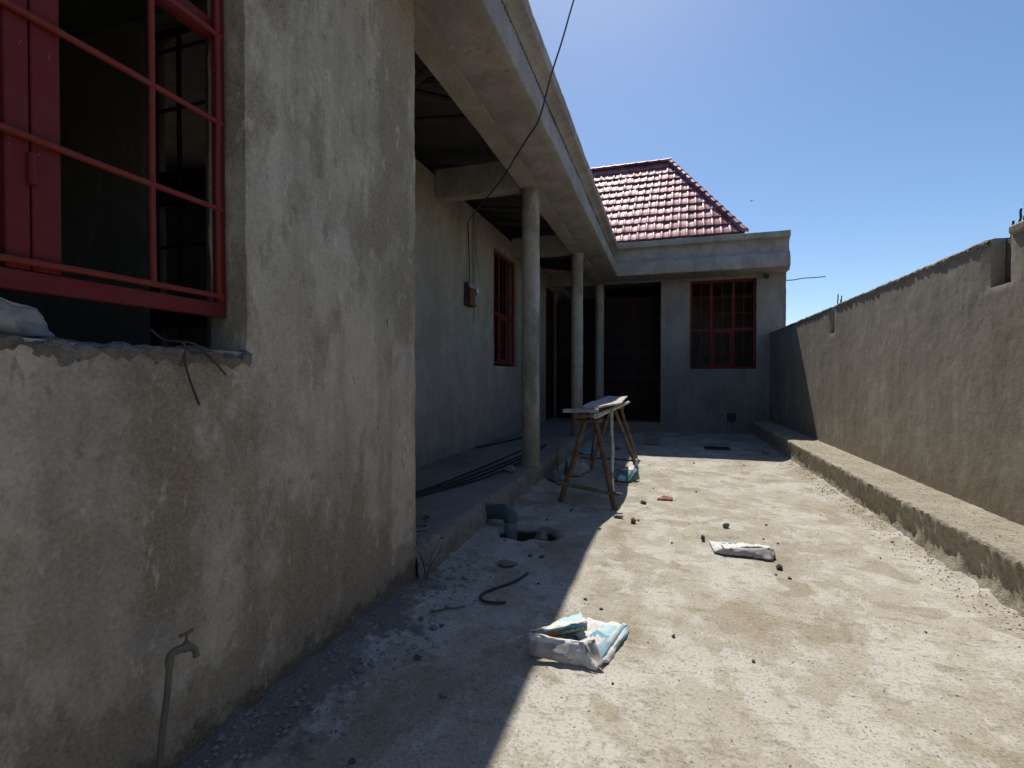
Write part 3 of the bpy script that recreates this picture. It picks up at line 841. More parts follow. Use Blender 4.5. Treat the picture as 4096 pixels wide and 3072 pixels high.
def rough_top(y0, y1, name='broken_coping'):
    V = []; F = []; prof = [(2.392, 2.425), (2.386, 2.445), (2.387, 2.462), (2.396, 2.476), (2.43, 2.484), (2.50, 2.484), (2.58, 2.480), (2.63, 2.46)]
    n = len(prof); k_ = int((y1 - y0) / .022); L = [y0 + (y1 - y0) * i / k_ for i in range(k_ + 1)]
    for y in L:
        for k, (x, z) in enumerate(prof):
            dz = .010 * fbm(x, y, 1, 6, 3) + .010 * fbm(x, y, z, 34, 2); dx = .008 * fbm(x, y, z + 3, 30, 3)
            if k < 2: dz += .026 * nz(y, 4, 0, 10); dx += .008
            V.append((x + dx, y, z + dz))
    for j in range(len(L) - 1):
        for i in range(n - 1): F.append((j * n + i, (j + 1) * n + i, (j + 1) * n + i + 1, j * n + i + 1))
    return mk(name, V, F, M['ledge_dark'], bw, True, 50)
M['ledge_dark'] = rough_concrete('rough_concrete_top', (.36, .33, .28), (.25, .225, .185), (.15, .13, .10), .9, 33)
rough_top(-4.0, 4.09); rough_top(4.81, 8.53); rough_top(8.73, 13.36)
def ledge():
    V = []; F = []
    prof = [(1.935, -.06), (1.945, .0), (1.955, .04), (1.965, .085), (1.968, .13), (1.962, .18), (1.956, .225), (1.949, .27), (1.944, .305), (1.943, .330), (1.952, .341), (2.00, .342), (2.08, .342), (2.16, .340), (2.25, .341), (2.33, .343), (2.38, .348), (2.43, .362), (2.45, .2)]
    n = len(prof); L = []; y = -6.0
    while y < 13.38: L.append(y); y += .1 if y < 2.5 else (.022 if y < 7 else .04)
    L.append(13.38)
    for y in L:
        near = max(0, min(1, (5.6 - y) / 2.0))
        for k, (x, z) in enumerate(prof):
            face = k < 10
            q = fbm(x, y, z, 5, 3) * .013 + fbm(x, y, z, 19, 3) * .015
            if face:
                kick = near * .028 * max(0, 1 - z / .14) * (1 + 1.6 * nz(y, z, 4, 5))
                cut_ = .018 * max(0, nz(y, 2, 0, 5)) * (1 - abs(z - .17) / .17)
                V.append((x + q - kick + cut_, y, z + .010 * fbm(x + 3, y, z, 9, 2)))
            else: V.append((x + (q * .9 if k == 10 else 0), y, z + .35 * q + .006 * nz(x, y, 0, 30)))
    for j in range(len(L) - 1):
        for i in range(n - 1): F.append((j * n + i, (j + 1) * n + i, (j + 1) * n + i + 1, j * n + i + 1))
    return mk('concrete_ledge', V, F, M['ledge'], None, True, 45)
tag(ledge(), 'low crumbling concrete ledge running along the foot of the right boundary wall', 'ledge')

# ------------------------------------------------------------------ trestle bench
tr = tag(empty('trestle_bench', (-.75, 6.6, 0)), 'rough trestle bench of wooden poles standing half in the sun', 'trestle')
def pole(a, b, r0, r1, mat, seed, name, parent=tr, amp=.012, n=9):
    pts = wander(a, b, n, amp * .5, seed)
    rs = [.80 * (r0 + (r1 - r0) * i / n) for i in range(n + 1)]
    return MB().tube(pts, rs, 10, rough=.13, seed=seed).build(name, M[mat], parent, True, 50)
pole((-1.13, 5.45, fl(-1.13, 5.45)), (-.885, 5.60, .905), .040, .034, 'pole_orange', 1, 'leg')
pole((-.513, 5.29, fl(-.513, 5.29)), (-.765, 5.60, .905), .040, .034, 'pole_orange', 2, 'leg')
pole((-.427, 7.737, 0), (-.755, 7.60, .93), .036, .032, 'pole_grey', 3, 'leg')
pole((-.445, 8.30, 0), (-.674, 7.78, .93), .034, .030, 'pole_orange', 4, 'leg')
pole((-1.088, 7.453, 0), (-.81, 7.60, .93), .032, .028, 'pole_grey', 5, 'leg')
pole((-1.20, 8.30, 0), (-1.03, 7.78, .93), .030, .026, 'pole_grey', 6, 'leg')
pole((-.558, 5.42, .16), (-.60, 5.74, 1.03), .026, .022, 'pole_white', 7, 'strut')
pole((-1.17, 5.37, .225), (-.445, 5.27, .165), .026, .024, 'pole_grey', 8, 'stretcher')
pole((-1.35, 8.02, .09), (-.385, 7.92, .10), .022, .02, 'pole_grey', 9, 'stretcher')
pole((-1.00, 5.585, .905), (-.69, 5.565, .918), .034, .032, 'pole_orange', 10, 'crossbar')
pole((-1.08, 7.66, .945), (-.615, 7.68, .935), .034, .032, 'pole_grey', 11, 'crossbar')
for i, (x0, z0_, x1, z1_) in enumerate(((-.945, .975, -1.0, .985), (-.865, .972, -.85, .982), (-.785, .978, -.70, .985), (-.735, .975, -.60, .985))):
    pole((x0, 5.40, z0_), (x1, 8.25 + .12 * (i % 2), z1_), .036, .030, ('pole_orange', 'pole_orange', 'pole_grey', 'pole_white')[i], 20 + i, 'rail', amp=.02)
MB().tube([(-.559 + .032 * math.cos(a * .7), 5.43 + .032 * math.sin(a * .7), .30 + .0025 * a) for a in range(28)], .004, 5).build('tie_wire', M['wire'], tr)

# warped board and narrow plank on top
bd = [(-.905, 5.515), (-.746, 5.345), (-.66, 5.72), (-.597, 6.17), (-.575, 6.75), (-.60, 7.35), (-.62, 8.0), (-.632, 8.589), (-.777, 8.78), (-.95, 8.73), (-.98, 7.8), (-.96, 6.8), (-.93, 6.1)]
left = [(-.905, 5.515), (-.93, 6.1), (-.955, 6.7), (-.97, 7.3), (-.98, 7.8), (-.965, 8.3), (-.945, 8.73)]
right = [(-.746, 5.345), (-.66, 5.72), (-.597, 6.17), (-.575, 6.75), (-.60, 7.35), (-.62, 8.0), (-.632, 8.60)]
V = []; F = []
for side in (0, 1):
    for j in range(25):
        t = j / 24 * 6; i = min(5, int(t)); k = t - i
        l = Vector(left[i]).lerp(Vector(left[i + 1]), k); r_ = Vector(right[i]).lerp(Vector(right[i + 1]), k)
        for q in range(9):
            p = l.lerp(r_, q / 8)
            z = 1.040 + .010 * math.sin(j * .35) + .012 * (q / 8 - .5) ** 2 * 4 + .004 * nz(p.x, p.y, 0, 7) + (.02 if side == 0 else 0)
            jit = .012 * nz(p.x, p.y, 5, 11) if q in (0, 8) else 0
            V.append((p.x + jit, p.y, z))
for side in (0, 1):
    o_ = side * 225
    for j in range(24):
        for q in range(8): F.append((o_ + j * 9 + q, o_ + j * 9 + q + 1, o_ + (j + 1) * 9 + q + 1, o_ + (j + 1) * 9 + q))
ring = [q for q in range(9)] + [j * 9 + 8 for j in range(1, 25)] + [24 * 9 + q for q in range(7, -1, -1)] + [j * 9 for j in range(23, 0, -1)]
for a, b in zip(ring, ring[1:] + ring[:1]): F.append((a, b, b + 225, a + 225))
tag(mk('board', V, F, M['board'], None, True, 45), 'bleached warped board lying along the top of the trestle bench', 'board')
mb = MB(); mb.patch((-1.10, 5.40, 1.035), (-.70, 5.31, 1.052), (-.70, 5.36, 1.060), (-1.10, 5.46, 1.045), 12, 2, 0, .004)
mb.patch((-1.10, 5.46, 1.012), (-.70, 5.36, 1.030), (-.70, 5.31, 1.024), (-1.10, 5.40, 1.006), 12, 2, 0, .003)
mb.patch((-1.10, 5.40, 1.006), (-.70, 5.31, 1.024), (-.70, 5.31, 1.052), (-1.10, 5.40, 1.035), 12, 1, 0, .003)
mb.patch((-.70, 5.31, 1.024), (-.70, 5.36, 1.030), (-.70, 5.36, 1.060), (-.70, 5.31, 1.052), 2, 1)
mb.patch((-1.10, 5.46, 1.012), (-1.10, 5.40, 1.006), (-1.10, 5.40, 1.035), (-1.10, 5.46, 1.045), 2, 1)
tag(mb.build('plank', M['board']), 'short narrow plank crosswise on the near end of the trestle bench', 'plank')

# ------------------------------------------------------------------ empty cement sacks
def solid_sack(name, mb, mats, label, cat='sack', group=None, th=.004):
    o = mb.build(name, None, None, True, 60, mats)
    md = o.modifiers.new('thickness', 'SOLIDIFY'); md.thickness = th; md.offset = 0
    return tag(o, label, cat, group)
SW = [M['sack_grey'], M['sack_white'], M['sack_sky'], M['sack_blue'], M['sack_green'], M['sack_brown']]
mb = MB()
# long front face standing on edge
mb.patch((-.654, 2.362, .018), (-.31, 2.335, .012), (-.383, 2.395, .096), (-.665, 2.375, .112), 22, 8, .012, .020, 0, 1, lambda a, b: 1 if (b > .72 or a > .62 and b < .8) else 0)
# folded-over strip along its top
mb.patch((-.665, 2.375, .112), (-.383, 2.395, .096), (-.395, 2.425, .082), (-.660, 2.405, .100), 18, 3, .004, .006, 1, 2)
# back flap: pale blue upper slope, printed lower side
mb.patch((-.665, 2.39, .108), (-.396, 2.60, .100), (-.478, 2.875, .008), (-.60, 2.56, .055), 18, 10, .010, .016, 2, 3, lambda a, b: 1 if (b < .25 or (a < .35 and b < .6)) else 2)
mb.patch((-.665, 2.388, .106), (-.397, 2.597, .099), (-.402, 2.628, .045), (-.60, 2.49, .038), 20, 7, 0, .002, 4, 4, lambda a, b: 3 if b < .25 else (5 if a < .38 else 4))
# sheet lying behind, rolled up along its right edge
mb.patch((-.47, 2.62, .008), (-.325, 2.43, .02), (-.205, 2.785, .018), (-.43, 2.83, .010), 18, 18, .010, .018, 1, 5, lambda a, b: 1 if (b > .8 or a < .45) else (2 if b > .5 else (3 if b > .34 else 1)))
mb.patch((-.295, 2.385, .03), (-.265, 2.42, .005), (-.19, 2.76, .008), (-.205, 2.785, .03), 6, 18, .012, .008, 1, 6, lambda a, b: 4 if .35 < b < .6 and a > .4 else (2 if b > .6 else 1))
mb.patch((-.295, 2.385, .03), (-.205, 2.785, .03), (-.225, 2.76, .045), (-.33, 2.46, .055), 16, 4, .010, .006, 2, 7, lambda a, b: 3 if a < .4 else 2)
# crumpled front corner
mb.patch((-.383, 2.395, .094), (-.31, 2.335, .012), (-.285, 2.375, .03), (-.335, 2.455, .098), 10, 10, -.030, .010, 0, 8)
mb.patch((-.425, 2.44, .075), (-.383, 2.395, .094), (-.335, 2.455, .100), (-.36, 2.50, .05), 8, 8, .015, .008, 1, 9)
bag = solid_sack('cement_sack', mb, SW, 'crumpled white and pale blue empty cement sack nearest the camera')
# print on the flap: upside down, following the printed side
def text_mesh(txt, size, mat, parent, a, udir, vdir):
    cu = bpy.data.curves.new('print', 'FONT'); cu.body = txt; cu.size = size; cu.align_x = 'LEFT'; cu.extrude = .0004
    t = bpy.data.objects.new('print', cu); COL.objects.link(t)
    bpy.context.view_layer.update()
    me = bpy.data.meshes.new_from_object(t.evaluated_get(bpy.context.evaluated_depsgraph_get()))
    bpy.data.objects.remove(t)
    me.name = 'print'; me.materials.clear(); me.materials.append(mat)
    u, v = Vector(udir).normalized(), Vector(vdir).normalized(); n_ = u.cross(v).normalized(); v = n_.cross(u)
    mt = Matrix((u, v, n_)).transposed().to_4x4(); mt.translation = Vector(a) + n_ * .006 - WO[parent]
    o = bpy.data.objects.new('print', me); COL.objects.link(o); o.parent = parent; o.matrix_local = mt
    return o
text_mesh('CEMENT', .034, M['paper'], bag, (-.412, 2.592, .083), (-.269, -.215, .006), (-.005, .031, -.054))

mb = MB()
mb.patch((.366, 4.199, .012), (.772, 4.145, .014), (.778, 4.229, .078), (.43, 4.19, .052), 22, 8, .018, .018, 0, 11)
mb.patch((.43, 4.19, .052), (.778, 4.229, .078), (.80, 4.40, .040), (.42, 4.36, .022), 20, 8, .016, .020, 1, 12)
mb.patch((.352, 4.475, .010), (.42, 4.34, .020), (.80, 4.38, .030), (.81, 4.485, .014), 8, 20, .004, .008, 1, 13, lambda a, b: 2 if (b > .55 and a > .3) else (4 if (.25 < b < .5 and a > .35) else (3 if .15 < b < .5 and a > .2 else 1)))
mb.patch((.345, 4.480, .020), (.366, 4.199, .012), (.43, 4.19, .052), (.42, 4.36, .022), 10, 8, .006, .008, 1, 14, lambda a, b: 2 if (a > .7 and b > .5) else 1)
mb.patch((.772, 4.145, .014), (.80, 4.20, .012), (.82, 4.40, .02), (.778, 4.229, .078), 6, 8, .012, .010, 0, 15, lambda a, b: 5 if b < .4 else 0)
solid_sack('cement_sack', mb, SW, 'rolled white empty cement sack lying in full sun on the right of the yard')

mb = MB()
mb.patch((-1.31, 6.88, .01), (-1.15, 6.86, .012), (-1.16, 6.95, .22), (-1.38, 7.02, .24), 10, 10, .03, .02, 0, 21)
mb.patch((-1.15, 6.86, .012), (-1.08, 7.42, .01), (-1.12, 7.30, .10), (-1.16, 6.95, .22), 12, 8, .03, .02, 0, 22)
mb.patch((-1.38, 7.02, .24), (-1.16, 6.95, .22), (-1.12, 7.30, .10), (-1.42, 7.35, .12), 10, 10, .02, .02, 2, 23, lambda a, b: 0 if a > .5 else 3)
mb.patch((-1.31, 6.88, .01), (-1.38, 7.02, .24), (-1.42, 7.35, .12), (-1.46, 7.25, .01), 8, 8, .02, .02, 4, 24)
solid_sack('cement_sack', mb, [M['sack_grey'], M['sack_white'], M['sack_sky'], M['sack_blue'], M['sack_teal'], M['sack_brown']], 'grey cement sack slumped in shade behind the left legs of the trestle bench')
mb = MB()
mb.patch((-1.55, 9.05, .01), (-1.12, 9.05, .012), (-1.14, 9.30, .05), (-1.50, 9.28, .06), 14, 8, .03, .02, 3, 31)
mb.patch((-1.42, 8.85, .012), (-1.08, 8.85, .01), (-1.12, 9.05, .03), (-1.55, 9.05, .03), 14, 6, .02, .02, 0, 32)
solid_sack('plastic_sheet', mb, SW, 'flattened bright blue plastic sheeting in shade beyond the trestle bench', 'plastic sheet')
mb = MB()
mb.patch((-.69, 6.72, .012), (-.47, 6.68, .012), (-.44, 6.86, .12), (-.70, 6.95, .11), 12, 8, .03, .02, 4, 41, lambda a, b: 0 if (.35 < a < .75 and b < .45) else 4)
mb.patch((-.47, 6.68, .012), (-.35, 6.90, .012), (-.37, 6.98, .20), (-.44, 6.86, .12), 8, 8, .03, .02, 4, 42)
mb.patch((-.70, 6.95, .11), (-.44, 6.86, .12), (-.37, 6.98, .20), (-.69, 7.20, .02), 12, 8, .02, .02, 1, 43, lambda a, b: 1 if a > .4 else 4)
mb.patch((-.44, 6.90, .10), (-.36, 6.93, .10), (-.375, 7.0, .29), (-.40, 7.0, .27), 5, 8, .01, .015, 1, 44)
solid_sack('cement_sack', mb, [M['sack_white'], M['sack_white'], M['sack_sky'], M['sack_blue'], M['sack_teal'], M['sack_brown']], 'green and white crumpled sack against the right legs of the trestle bench')
mb = MB()
mb.patch((-1.57, 6.55, .02), (-1.31, 6.28, .015), (-1.36, 6.60, .07), (-1.50, 6.80, .13), 12, 10, .03, .04, 0, 51)
mb.patch((-1.36, 6.60, .07), (-1.28, 6.52, .012), (-1.32, 6.62, .03), (-1.40, 6.70, .09), 6, 6, .02, .02, 1, 52)
solid_sack('rag', mb, [M['rag'], M['sack_blue']], 'dirty brown rag heaped at the foot of the plinth by the first column', 'rag')
mb = MB()
mb.patch((-1.675, .70, 1.515), (-1.665, .955, 1.512), (-1.685, .93, 1.585), (-1.695, .72, 1.645), 14, 10, .018, .02, 0, 61, lambda a, b: 1 if a < .52 and b > .35 else (2 if a > .6 and b < .45 else 0))
mb.patch((-1.695, .72, 1.645), (-1.685, .93, 1.585), (-1.76, .92, 1.53), (-1.78, .72, 1.52), 10, 8, .02, .02, 0, 62)
def sb(c): return sack('sill_sack_%d' % int(c[0] * 100), c, (.22, .21, .19), .4)
solid_sack('torn_sack', mb, [sb((.34, .31, .25)), sb((.30, .24, .10)), sb((.21, .22, .22))], 'torn plastic sack stuffed on the sill of the large window')

# ------------------------------------------------------------------ pipes, taps, wires
tp = tag(empty('water_tap', (-1.5, 1.15, 0)), 'old brass tap on a leaning standpipe by the near wall', 'tap')
MB().tube(wander((-1.50, 1.098, .0), (-1.50, 1.157, .50), 10, .003, 2), .0095, 12, rough=.08).build('standpipe', M['galv'], tp)
MB().tube(spline([(-1.50, 1.156, .485), (-1.50, 1.160, .515), (-1.50, 1.175, .522), (-1.50, 1.190, .520)], 4), [.0128] * 13, 12).build('elbow', M['galv'], tp)
MB().tube(spline([(-1.50, 1.187, .520), (-1.50, 1.205, .518), (-1.50, 1.228, .508), (-1.50, 1.245, .488), (-1.50, 1.250, .466)], 4), [.010, .011, .012, .013, .015, .016, .0155, .014, .0125, .0115, .0105, .010, .0095, .0095, .0095, .0105, .011], 12).build('spout', M['galv'], tp)
MB().tube([(-1.50, 1.214, .520), (-1.50, 1.214, .532), (-1.50, 1.215, .533), (-1.50, 1.216, .556)], [.012, .010, .005, .004], 10).build('stem', M['brass'], tp)
mb = MB(); mb.tube([(-1.502, 1.194, .560), (-1.502, 1.2, .561), (-1.502, 1.214, .558), (-1.502, 1.230, .561), (-1.502, 1.238, .560)], [.006, .0065, .005, .0065, .006], 8)
mb.build('handle', M['brass'], tp)

pp = tag(empty('drain_pipe', (-1.34, 4.2, -.2)), 'grey drainpipe with a green elbow bending out of the plinth into a hole', 'pipe')
arc = [(-1.70, 4.42, .115), (-1.56, 4.40, .128)] + [(-1.455 + .075 * math.sin(a), 4.39 - .02 * math.sin(a), .060 + .075 * math.cos(a)) for a in [i * math.pi / 16 for i in range(0, 9)]]
MB().tube(arc, [.072] * 10 + [.074], 18).build('elbow', M['pvc_green'], pp)
MB().tube([(-1.38, 4.37, .07), (-1.38, 4.37, -.1), (-1.38, 4.36, -.40)], .057, 18).build('pipe', M['pvc'], pp)

def wire_thing(name, pts, r, mat, label, cat, group=None, seg=6, sub=6):
    return tag(MB().tube(spline(pts, sub), r, seg).build(name, M[mat]), label, cat, group)
wire_thing('binding_wire', [(-1.70, 1.255, 1.565), (-1.66, 1.27, 1.53), (-1.60, 1.287, 1.522), (-1.592, 1.292, 1.50), (-1.597, 1.30, 1.44), (-1.600, 1.325, 1.37), (-1.598, 1.352, 1.30)], .0042, 'rebar', 'rusty wire hanging straight down over the window sill', 'wire')
wire_thing('binding_wire', [(-1.64, 1.29, 1.527), (-1.60, 1.33, 1.520), (-1.592, 1.36, 1.50), (-1.597, 1.401, 1.468), (-1.60, 1.435, 1.44), (-1.597, 1.464, 1.409)], .0038, 'wire', 'rusty wire slanting right over the window sill', 'wire')
def gp(x, y, d=.006): return (x, y, fl(x, y) + d)
wire_thing('hose_piece', [gp(-.935, 3.36, .012), gp(-.985, 3.20, .012), gp(-1.06, 3.08, .013), gp(-1.115, 2.98, .014), gp(-1.12, 2.90, .014), gp(-1.07, 2.85, .013), gp(-.99, 2.86, .012), gp(-.945, 2.885, .012)], .0085, 'cable', 'black hooked piece of hose on the shaded floor before the plinth', 'hose', sub=8, seg=8)
rod_pts = [[(-2.52, 3.9, .236), (-2.36, 4.41, .236), (-2.22, 5.3, .238), (-2.12, 6.3, .236), (-2.05, 7.3, .236), (-2.0, 8.4, .236)],
           [(-2.50, 3.9, .236), (-2.32, 4.45, .236), (-2.12, 5.3, .238), (-2.03, 6.2, .236), (-1.98, 7.2, .236), (-1.96, 8.2, .236)],
           [(-2.48, 3.85, .236), (-2.26, 4.5, .238), (-2.05, 5.2, .236), (-1.93, 6.0, .236), (-1.92, 6.8, .236)],
           [(-2.54, 3.9, .236), (-2.40, 4.5, .238), (-2.32, 5.3, .236), (-2.25, 6.4, .236), (-2.2, 7.6, .236)]]
for i, p in enumerate(rod_pts):
    wire_thing('steel_rod', p, .011, 'cable', ('second dark rod from the wall in the bundle on the veranda floor', 'third dark rod from the wall in the bundle on the veranda floor', 'shortest dark rod, nearest the plinth edge, in the veranda floor bundle', 'dark rod nearest the wall in the bundle on the veranda floor')[i], 'rod', 'rods lying along the veranda floor')
wire_thing('steel_rod', [(-3.0, 7.6, .24), (-2.85, 8.2, .238), (-2.72, 8.8, .237), (-2.6, 9.4, .237)], .016, 'cable', 'thick dark rod lying by the foot of the veranda wall', 'rod')
wire_thing('cable_loop', [(-2.1, 3.34, .232), (-1.95, 3.46, .232), (-1.82, 3.50, .234), (-1.77, 3.45, .234), (-1.80, 3.38, .232), (-1.92, 3.30, .232), (-2.1, 3.22, .232)], .008, 'pvc', 'pale loop of cable on the near end of the veranda floor', 'cable')
# overhead service cable to the meter
wire_thing('service_cable', [(-3.05, 7.43, 2.93), (-3.06, 7.45, 3.3), (-3.065, 7.42, 3.70), (-3.07, 7.43, 3.853), (-2.90, 7.10, 3.85), (-2.2, 6.09, 3.80), (-1.88, 5.68, 3.83), (-1.60, 5.17, 3.77), (-1.30, 4.60, 3.68), (-1.12, 4.41, 3.77), (-1.05, 4.57, 4.23), (-1.0, 4.865, 4.752), (-.95, 5.22, 5.39), (-.85, 6.0, 6.7), (-.7, 7.0, 8.2)], .009, 'cable', 'thin dark service cable running from the veranda wall up across the sky', 'cable', sub=8)
mt = tag(empty('meter_box', (-3.05, 7.47, 2.55)), 'red and grey electricity meter box on the veranda wall', 'meter box')
MB().bbox((-3.096, 7.31, 2.55), (-3.03, 7.62, 2.92), .006).build('backboard', M['timber_dark'], mt, True, 30)
MB().bbox((-3.019, 7.31, 2.55), (-2.97, 7.56, 2.82), .012).build('meter_body', M['meter_red'], mt, True, 30)
MB().bbox((-3.019, 7.31, 2.83), (-2.985, 7.64, 2.92), .010).build('terminal_cover', M['grey_cover'], mt, True, 30)
MB().bbox((-2.969, 7.44, 2.58), (-2.955, 7.55, 2.73), .006).build('meter_window', M['grey_cover'], mt, True, 30)
MB().patch((-2.98, 7.58, 2.80), (-2.97, 7.66, 2.78), (-2.985, 7.66, 2.86), (-2.983, 7.57, 2.88), 4, 4, .01, .01).build('paper_tag', M['paper'], mt)

fl_ = tag(empty('floodlight', (2.29, 13.3, 3.8)), 'small black floodlight under the wing cornice beside the window', 'light')
MB().tube([(2.29, 13.39, 3.86), (2.29, 13.30, 3.86)], .022, 8).build('bracket', M['black'], fl_)
MB().tube([(2.29, 13.30, 3.865), (2.29, 13.26, 3.85), (2.295, 13.20, 3.825), (2.295, 13.19, 3.82)], [.03, .055, .06, .045], 12).build('head', M['black'], fl_)

# ------------------------------------------------------------------ block, drain, chips, stones
def lump(c, r, seed, mat, name, parent=None, flat=.7, sub=2):
    bm = bmesh.new(); bmesh.ops.create_icosphere(bm, subdivisions=sub, radius=1)
    q = Euler((seed, seed * 2.1, seed * 3.7)).to_matrix()
    V = []
    for v in bm.verts:
        p = v.co.copy(); k = 1 + .55 * fbm(p.x + seed, p.y - seed, p.z, 1.3, 3)
        p = p * k; p = Vector((p.x * r[0], p.y * r[1], p.z * r[2]))
        V.append(p)
    z = min(p.z for p in V)
    rot = Matrix.Rotation(seed * 1.9, 3, 'Z')
    V = [rot @ Vector((p.x, p.y, p.z - z - .12 * r[2])) + Vector(c) for p in V]
    F = [[v.index for v in f.verts] for f in bm.faces]; bm.free()
    return mk(name, V, F, M[mat], parent, True, 12)
bl = MB().bbox((-.42, 10.60, .0), (-.14, 10.75, .17), .012)
tag(bl.build('concrete_block', M['stone'], None, True, 30), 'grey concrete block lying in the shade before the porch step', 'block')
dg = tag(empty('drain_grate', (.95, 10.42, 0)), 'dark rectangular drain grate set in the shaded floor before the wing', 'drain')
mb = MB()
for a, b in (((.72, 10.26, -.02), (1.18, 10.29, .022)), ((.72, 10.55, -.02), (1.18, 10.58, .022)), ((.72, 10.291, -.02), (.75, 10.549, .022)), ((1.15, 10.291, -.02), (1.18, 10.549, .022))): mb.box(a, b)
mb.box((.751, 10.292, -.02), (1.149, 10.548, .010))
mb.build('grate_frame', M['black'], dg, False)
for i in range(8): MB().bbox((.765 + i * .048, 10.293, .0102), (.79 + i * .048, 10.547, .02), .003).build('slat', M['black'], dg, True, 30)

mb = MB()
mb.patch((-.10, 5.84, .008), (.06, 5.86, .008), (.075, 5.93, .026), (-.02, 5.94, .034), 10, 5, .006, .008, 0, 71)
mb.patch((-.10, 5.88, .010), (-.02, 5.94, .034), (.075, 5.93, .026), (.06, 5.99, .012), 10, 5, .006, .008, 0, 72)
o = mb.build('roof_tile_shard', M['shard']); o.modifiers.new('thickness', 'SOLIDIFY').thickness = .012
tag(o, 'curled orange shard lying in the sun beside the trestle bench', 'shard')

lump((-1.85, 5.84, .222), (.075, .05, .042), 1.3, 'stone', 'stone'); tag(bpy.data.objects['stone'], 'pale flat stone on the veranda floor before the first column', 'stone')
tag(lump((.79, 4.00, fl(.79, 4.0)), (.026, .021, .018), 2.2, 'stone_dark', 'stone'), 'dark stone just in front of the rolled white sack', 'stone')
tag(lump((.53, 4.95, fl(.53, 4.95)), (.032, .026, .024), 3.4, 'stone', 'stone'), 'light-topped stone just behind the rolled white sack', 'stone')
tag(lump((-1.03, 4.15, -.20), (.11, .08, .12), 4.4, 'stone', 'stone'), 'pale lump of rubble down in the hole by the drainpipe', 'stone')
tag(lump((-1.13, 3.48, fl(-1.13, 3.48)), (.07, .05, .018), 5.1, 'stone', 'stone'), 'flat pale scrap of mortar on the shaded floor below the plinth', 'mortar')
tag(lump((-.24, 5.66, fl(-.24, 5.66)), (.035, .025, .02), 6.3, 'brick', 'brick_piece'), 'reddish brick fragment in the sun right of the bench legs', 'brick')
tag(lump((-.30, 4.85, fl(-.30, 4.85)), (.03, .026, .025), 7.7, 'brick', 'brick_piece'), 'small brick fragment in the sun below the near bench foot', 'brick')
tag(lump((-.45, 4.98, fl(-.45, 4.98)), (.05, .025, .018), 8.1, 'stone', 'stone'), 'small flat stone beside the near right foot of the bench', 'stone')
tag(lump((.30, 4.5, fl(.34, 4.5)), (.022, .018, .024), 8.9, 'stone_dark', 'stone'), 'dark stone at the left tip of the rolled white sack', 'stone')
for i, (x, y, a) in enumerate(((1.72, 10.0, .05), (-.9, 9.7, .05))):
    tag(lump((x, y, fl(x, y)), (.07, .05, .03), 9.3 + i, 'stone', 'stone'), ('pale scrap of stone in shade near the end of the ledge', 'grey stone in shade between the bench and the porch')[i], 'stone')
rs = random.Random(21)
for i in range(34):                                     # loose pebbles one can make out on the sunlit floor
    x, y = rs.uniform(-.55, 1.85), rs.uniform(1.6, 8.6)
    r_ = rs.uniform(.004, .009) * (1 + y * .08)
    tag(lump((x, y, fl(x, y)), (r_ * 1.3, r_, r_ * .8), rs.uniform(0, 60), rs.choice(('stone_dark', 'plinth', 'stone', 'brick')), 'pebble', None, .7, 1),
        'one of the loose pebbles scattered over the sunlit yard floor', 'pebble', 'pebbles on the sunlit yard floor')
for i in range(22):
    x, y = rs.uniform(-1.5, -.75), rs.uniform(1.2, 5.2)
    if math.hypot((x + 1.12) / .3, (y - 4.24) / .25) < 1: continue
    r_ = rs.uniform(.009, .02)
    tag(lump((x, y, fl(x, y)), (r_ * 1.4, r_, r_ * .6), rs.uniform(0, 60), rs.choice(('stone', 'plinth', 'stone_dark')), 'pebble', None, .7, 1),
        'one of the bits of rubble on the shaded floor along the house', 'rubble', 'rubble on the shaded floor along the house')

def gravel():
    V = []; F = []
    octa = [(1, 0, 0), (-1, 0, 0), (0, 1, 0), (0, -1, 0), (0, 0, 1), (0, 0, -1)]
    of = [(0, 2, 4), (2, 1, 4), (1, 3, 4), (3, 0, 4), (2, 0, 5), (1, 2, 5), (3, 1, 5), (0, 3, 5)]
    def put(x, y, z, r_):
        n = len(V); a = rs.uniform(0, 6.28); ca, sa = math.cos(a), math.sin(a)
        sx, sy, sz = r_ * rs.uniform(.7, 1.5), r_ * rs.uniform(.6, 1.1), r_ * rs.uniform(.35, .8)
        for (p, q, t) in octa:
            p, q, t = p * sx * rs.uniform(.7, 1.2), q * sy * rs.uniform(.7, 1.2), t * sz
            V.append((x + p * ca - q * sa, y + p * sa + q * ca, z + t + sz * .3))
        F.extend(tuple(i + n for i in f) for f in of)
    for _ in range(1500):                               # spill along the foot of the near wall
        x = -1.60 + abs(rs.gauss(0, .20)); y = rs.uniform(.9, 3.5)
        put(x, y, fl(x, y), .002 + .016 * rs.random() ** 3)
    for _ in range(900):
        x = rs.uniform(-1.55, -.62); y = rs.uniform(1.0, 6.5); put(x, y, fl(x, y), rs.uniform(.0015, .007))
    for _ in range(2600):
        x = rs.uniform(-.65, 1.9); y = rs.uniform(1.2, 8.8); put(x, y, fl(x, y), rs.uniform(.0012, .005) * (1 + .04 * y))
    for _ in range(1000):                               # crumbs below the ledge
        x = 1.93 - abs(rs.gauss(0, .10)); y = rs.uniform(2.6, 9); put(x, y, fl(x, y), rs.uniform(.002, .010))
    for _ in range(500):
        x = rs.uniform(2.0, 2.38); y = rs.uniform(2.6, 9.5); put(x, y, .345, rs.uniform(.002, .007))
    for _ in range(700):
        x = -3.05 + rs.random() ** 1.3 * 1.4; y = rs.uniform(3.1, 9); put(x, y, .224, rs.uniform(.003, .012))
    return mk('gravel', V, F, M['grit'], None, False)
tag(gravel(), 'grey grit and small rubble strewn over the floors', 'gravel', kind='stuff')
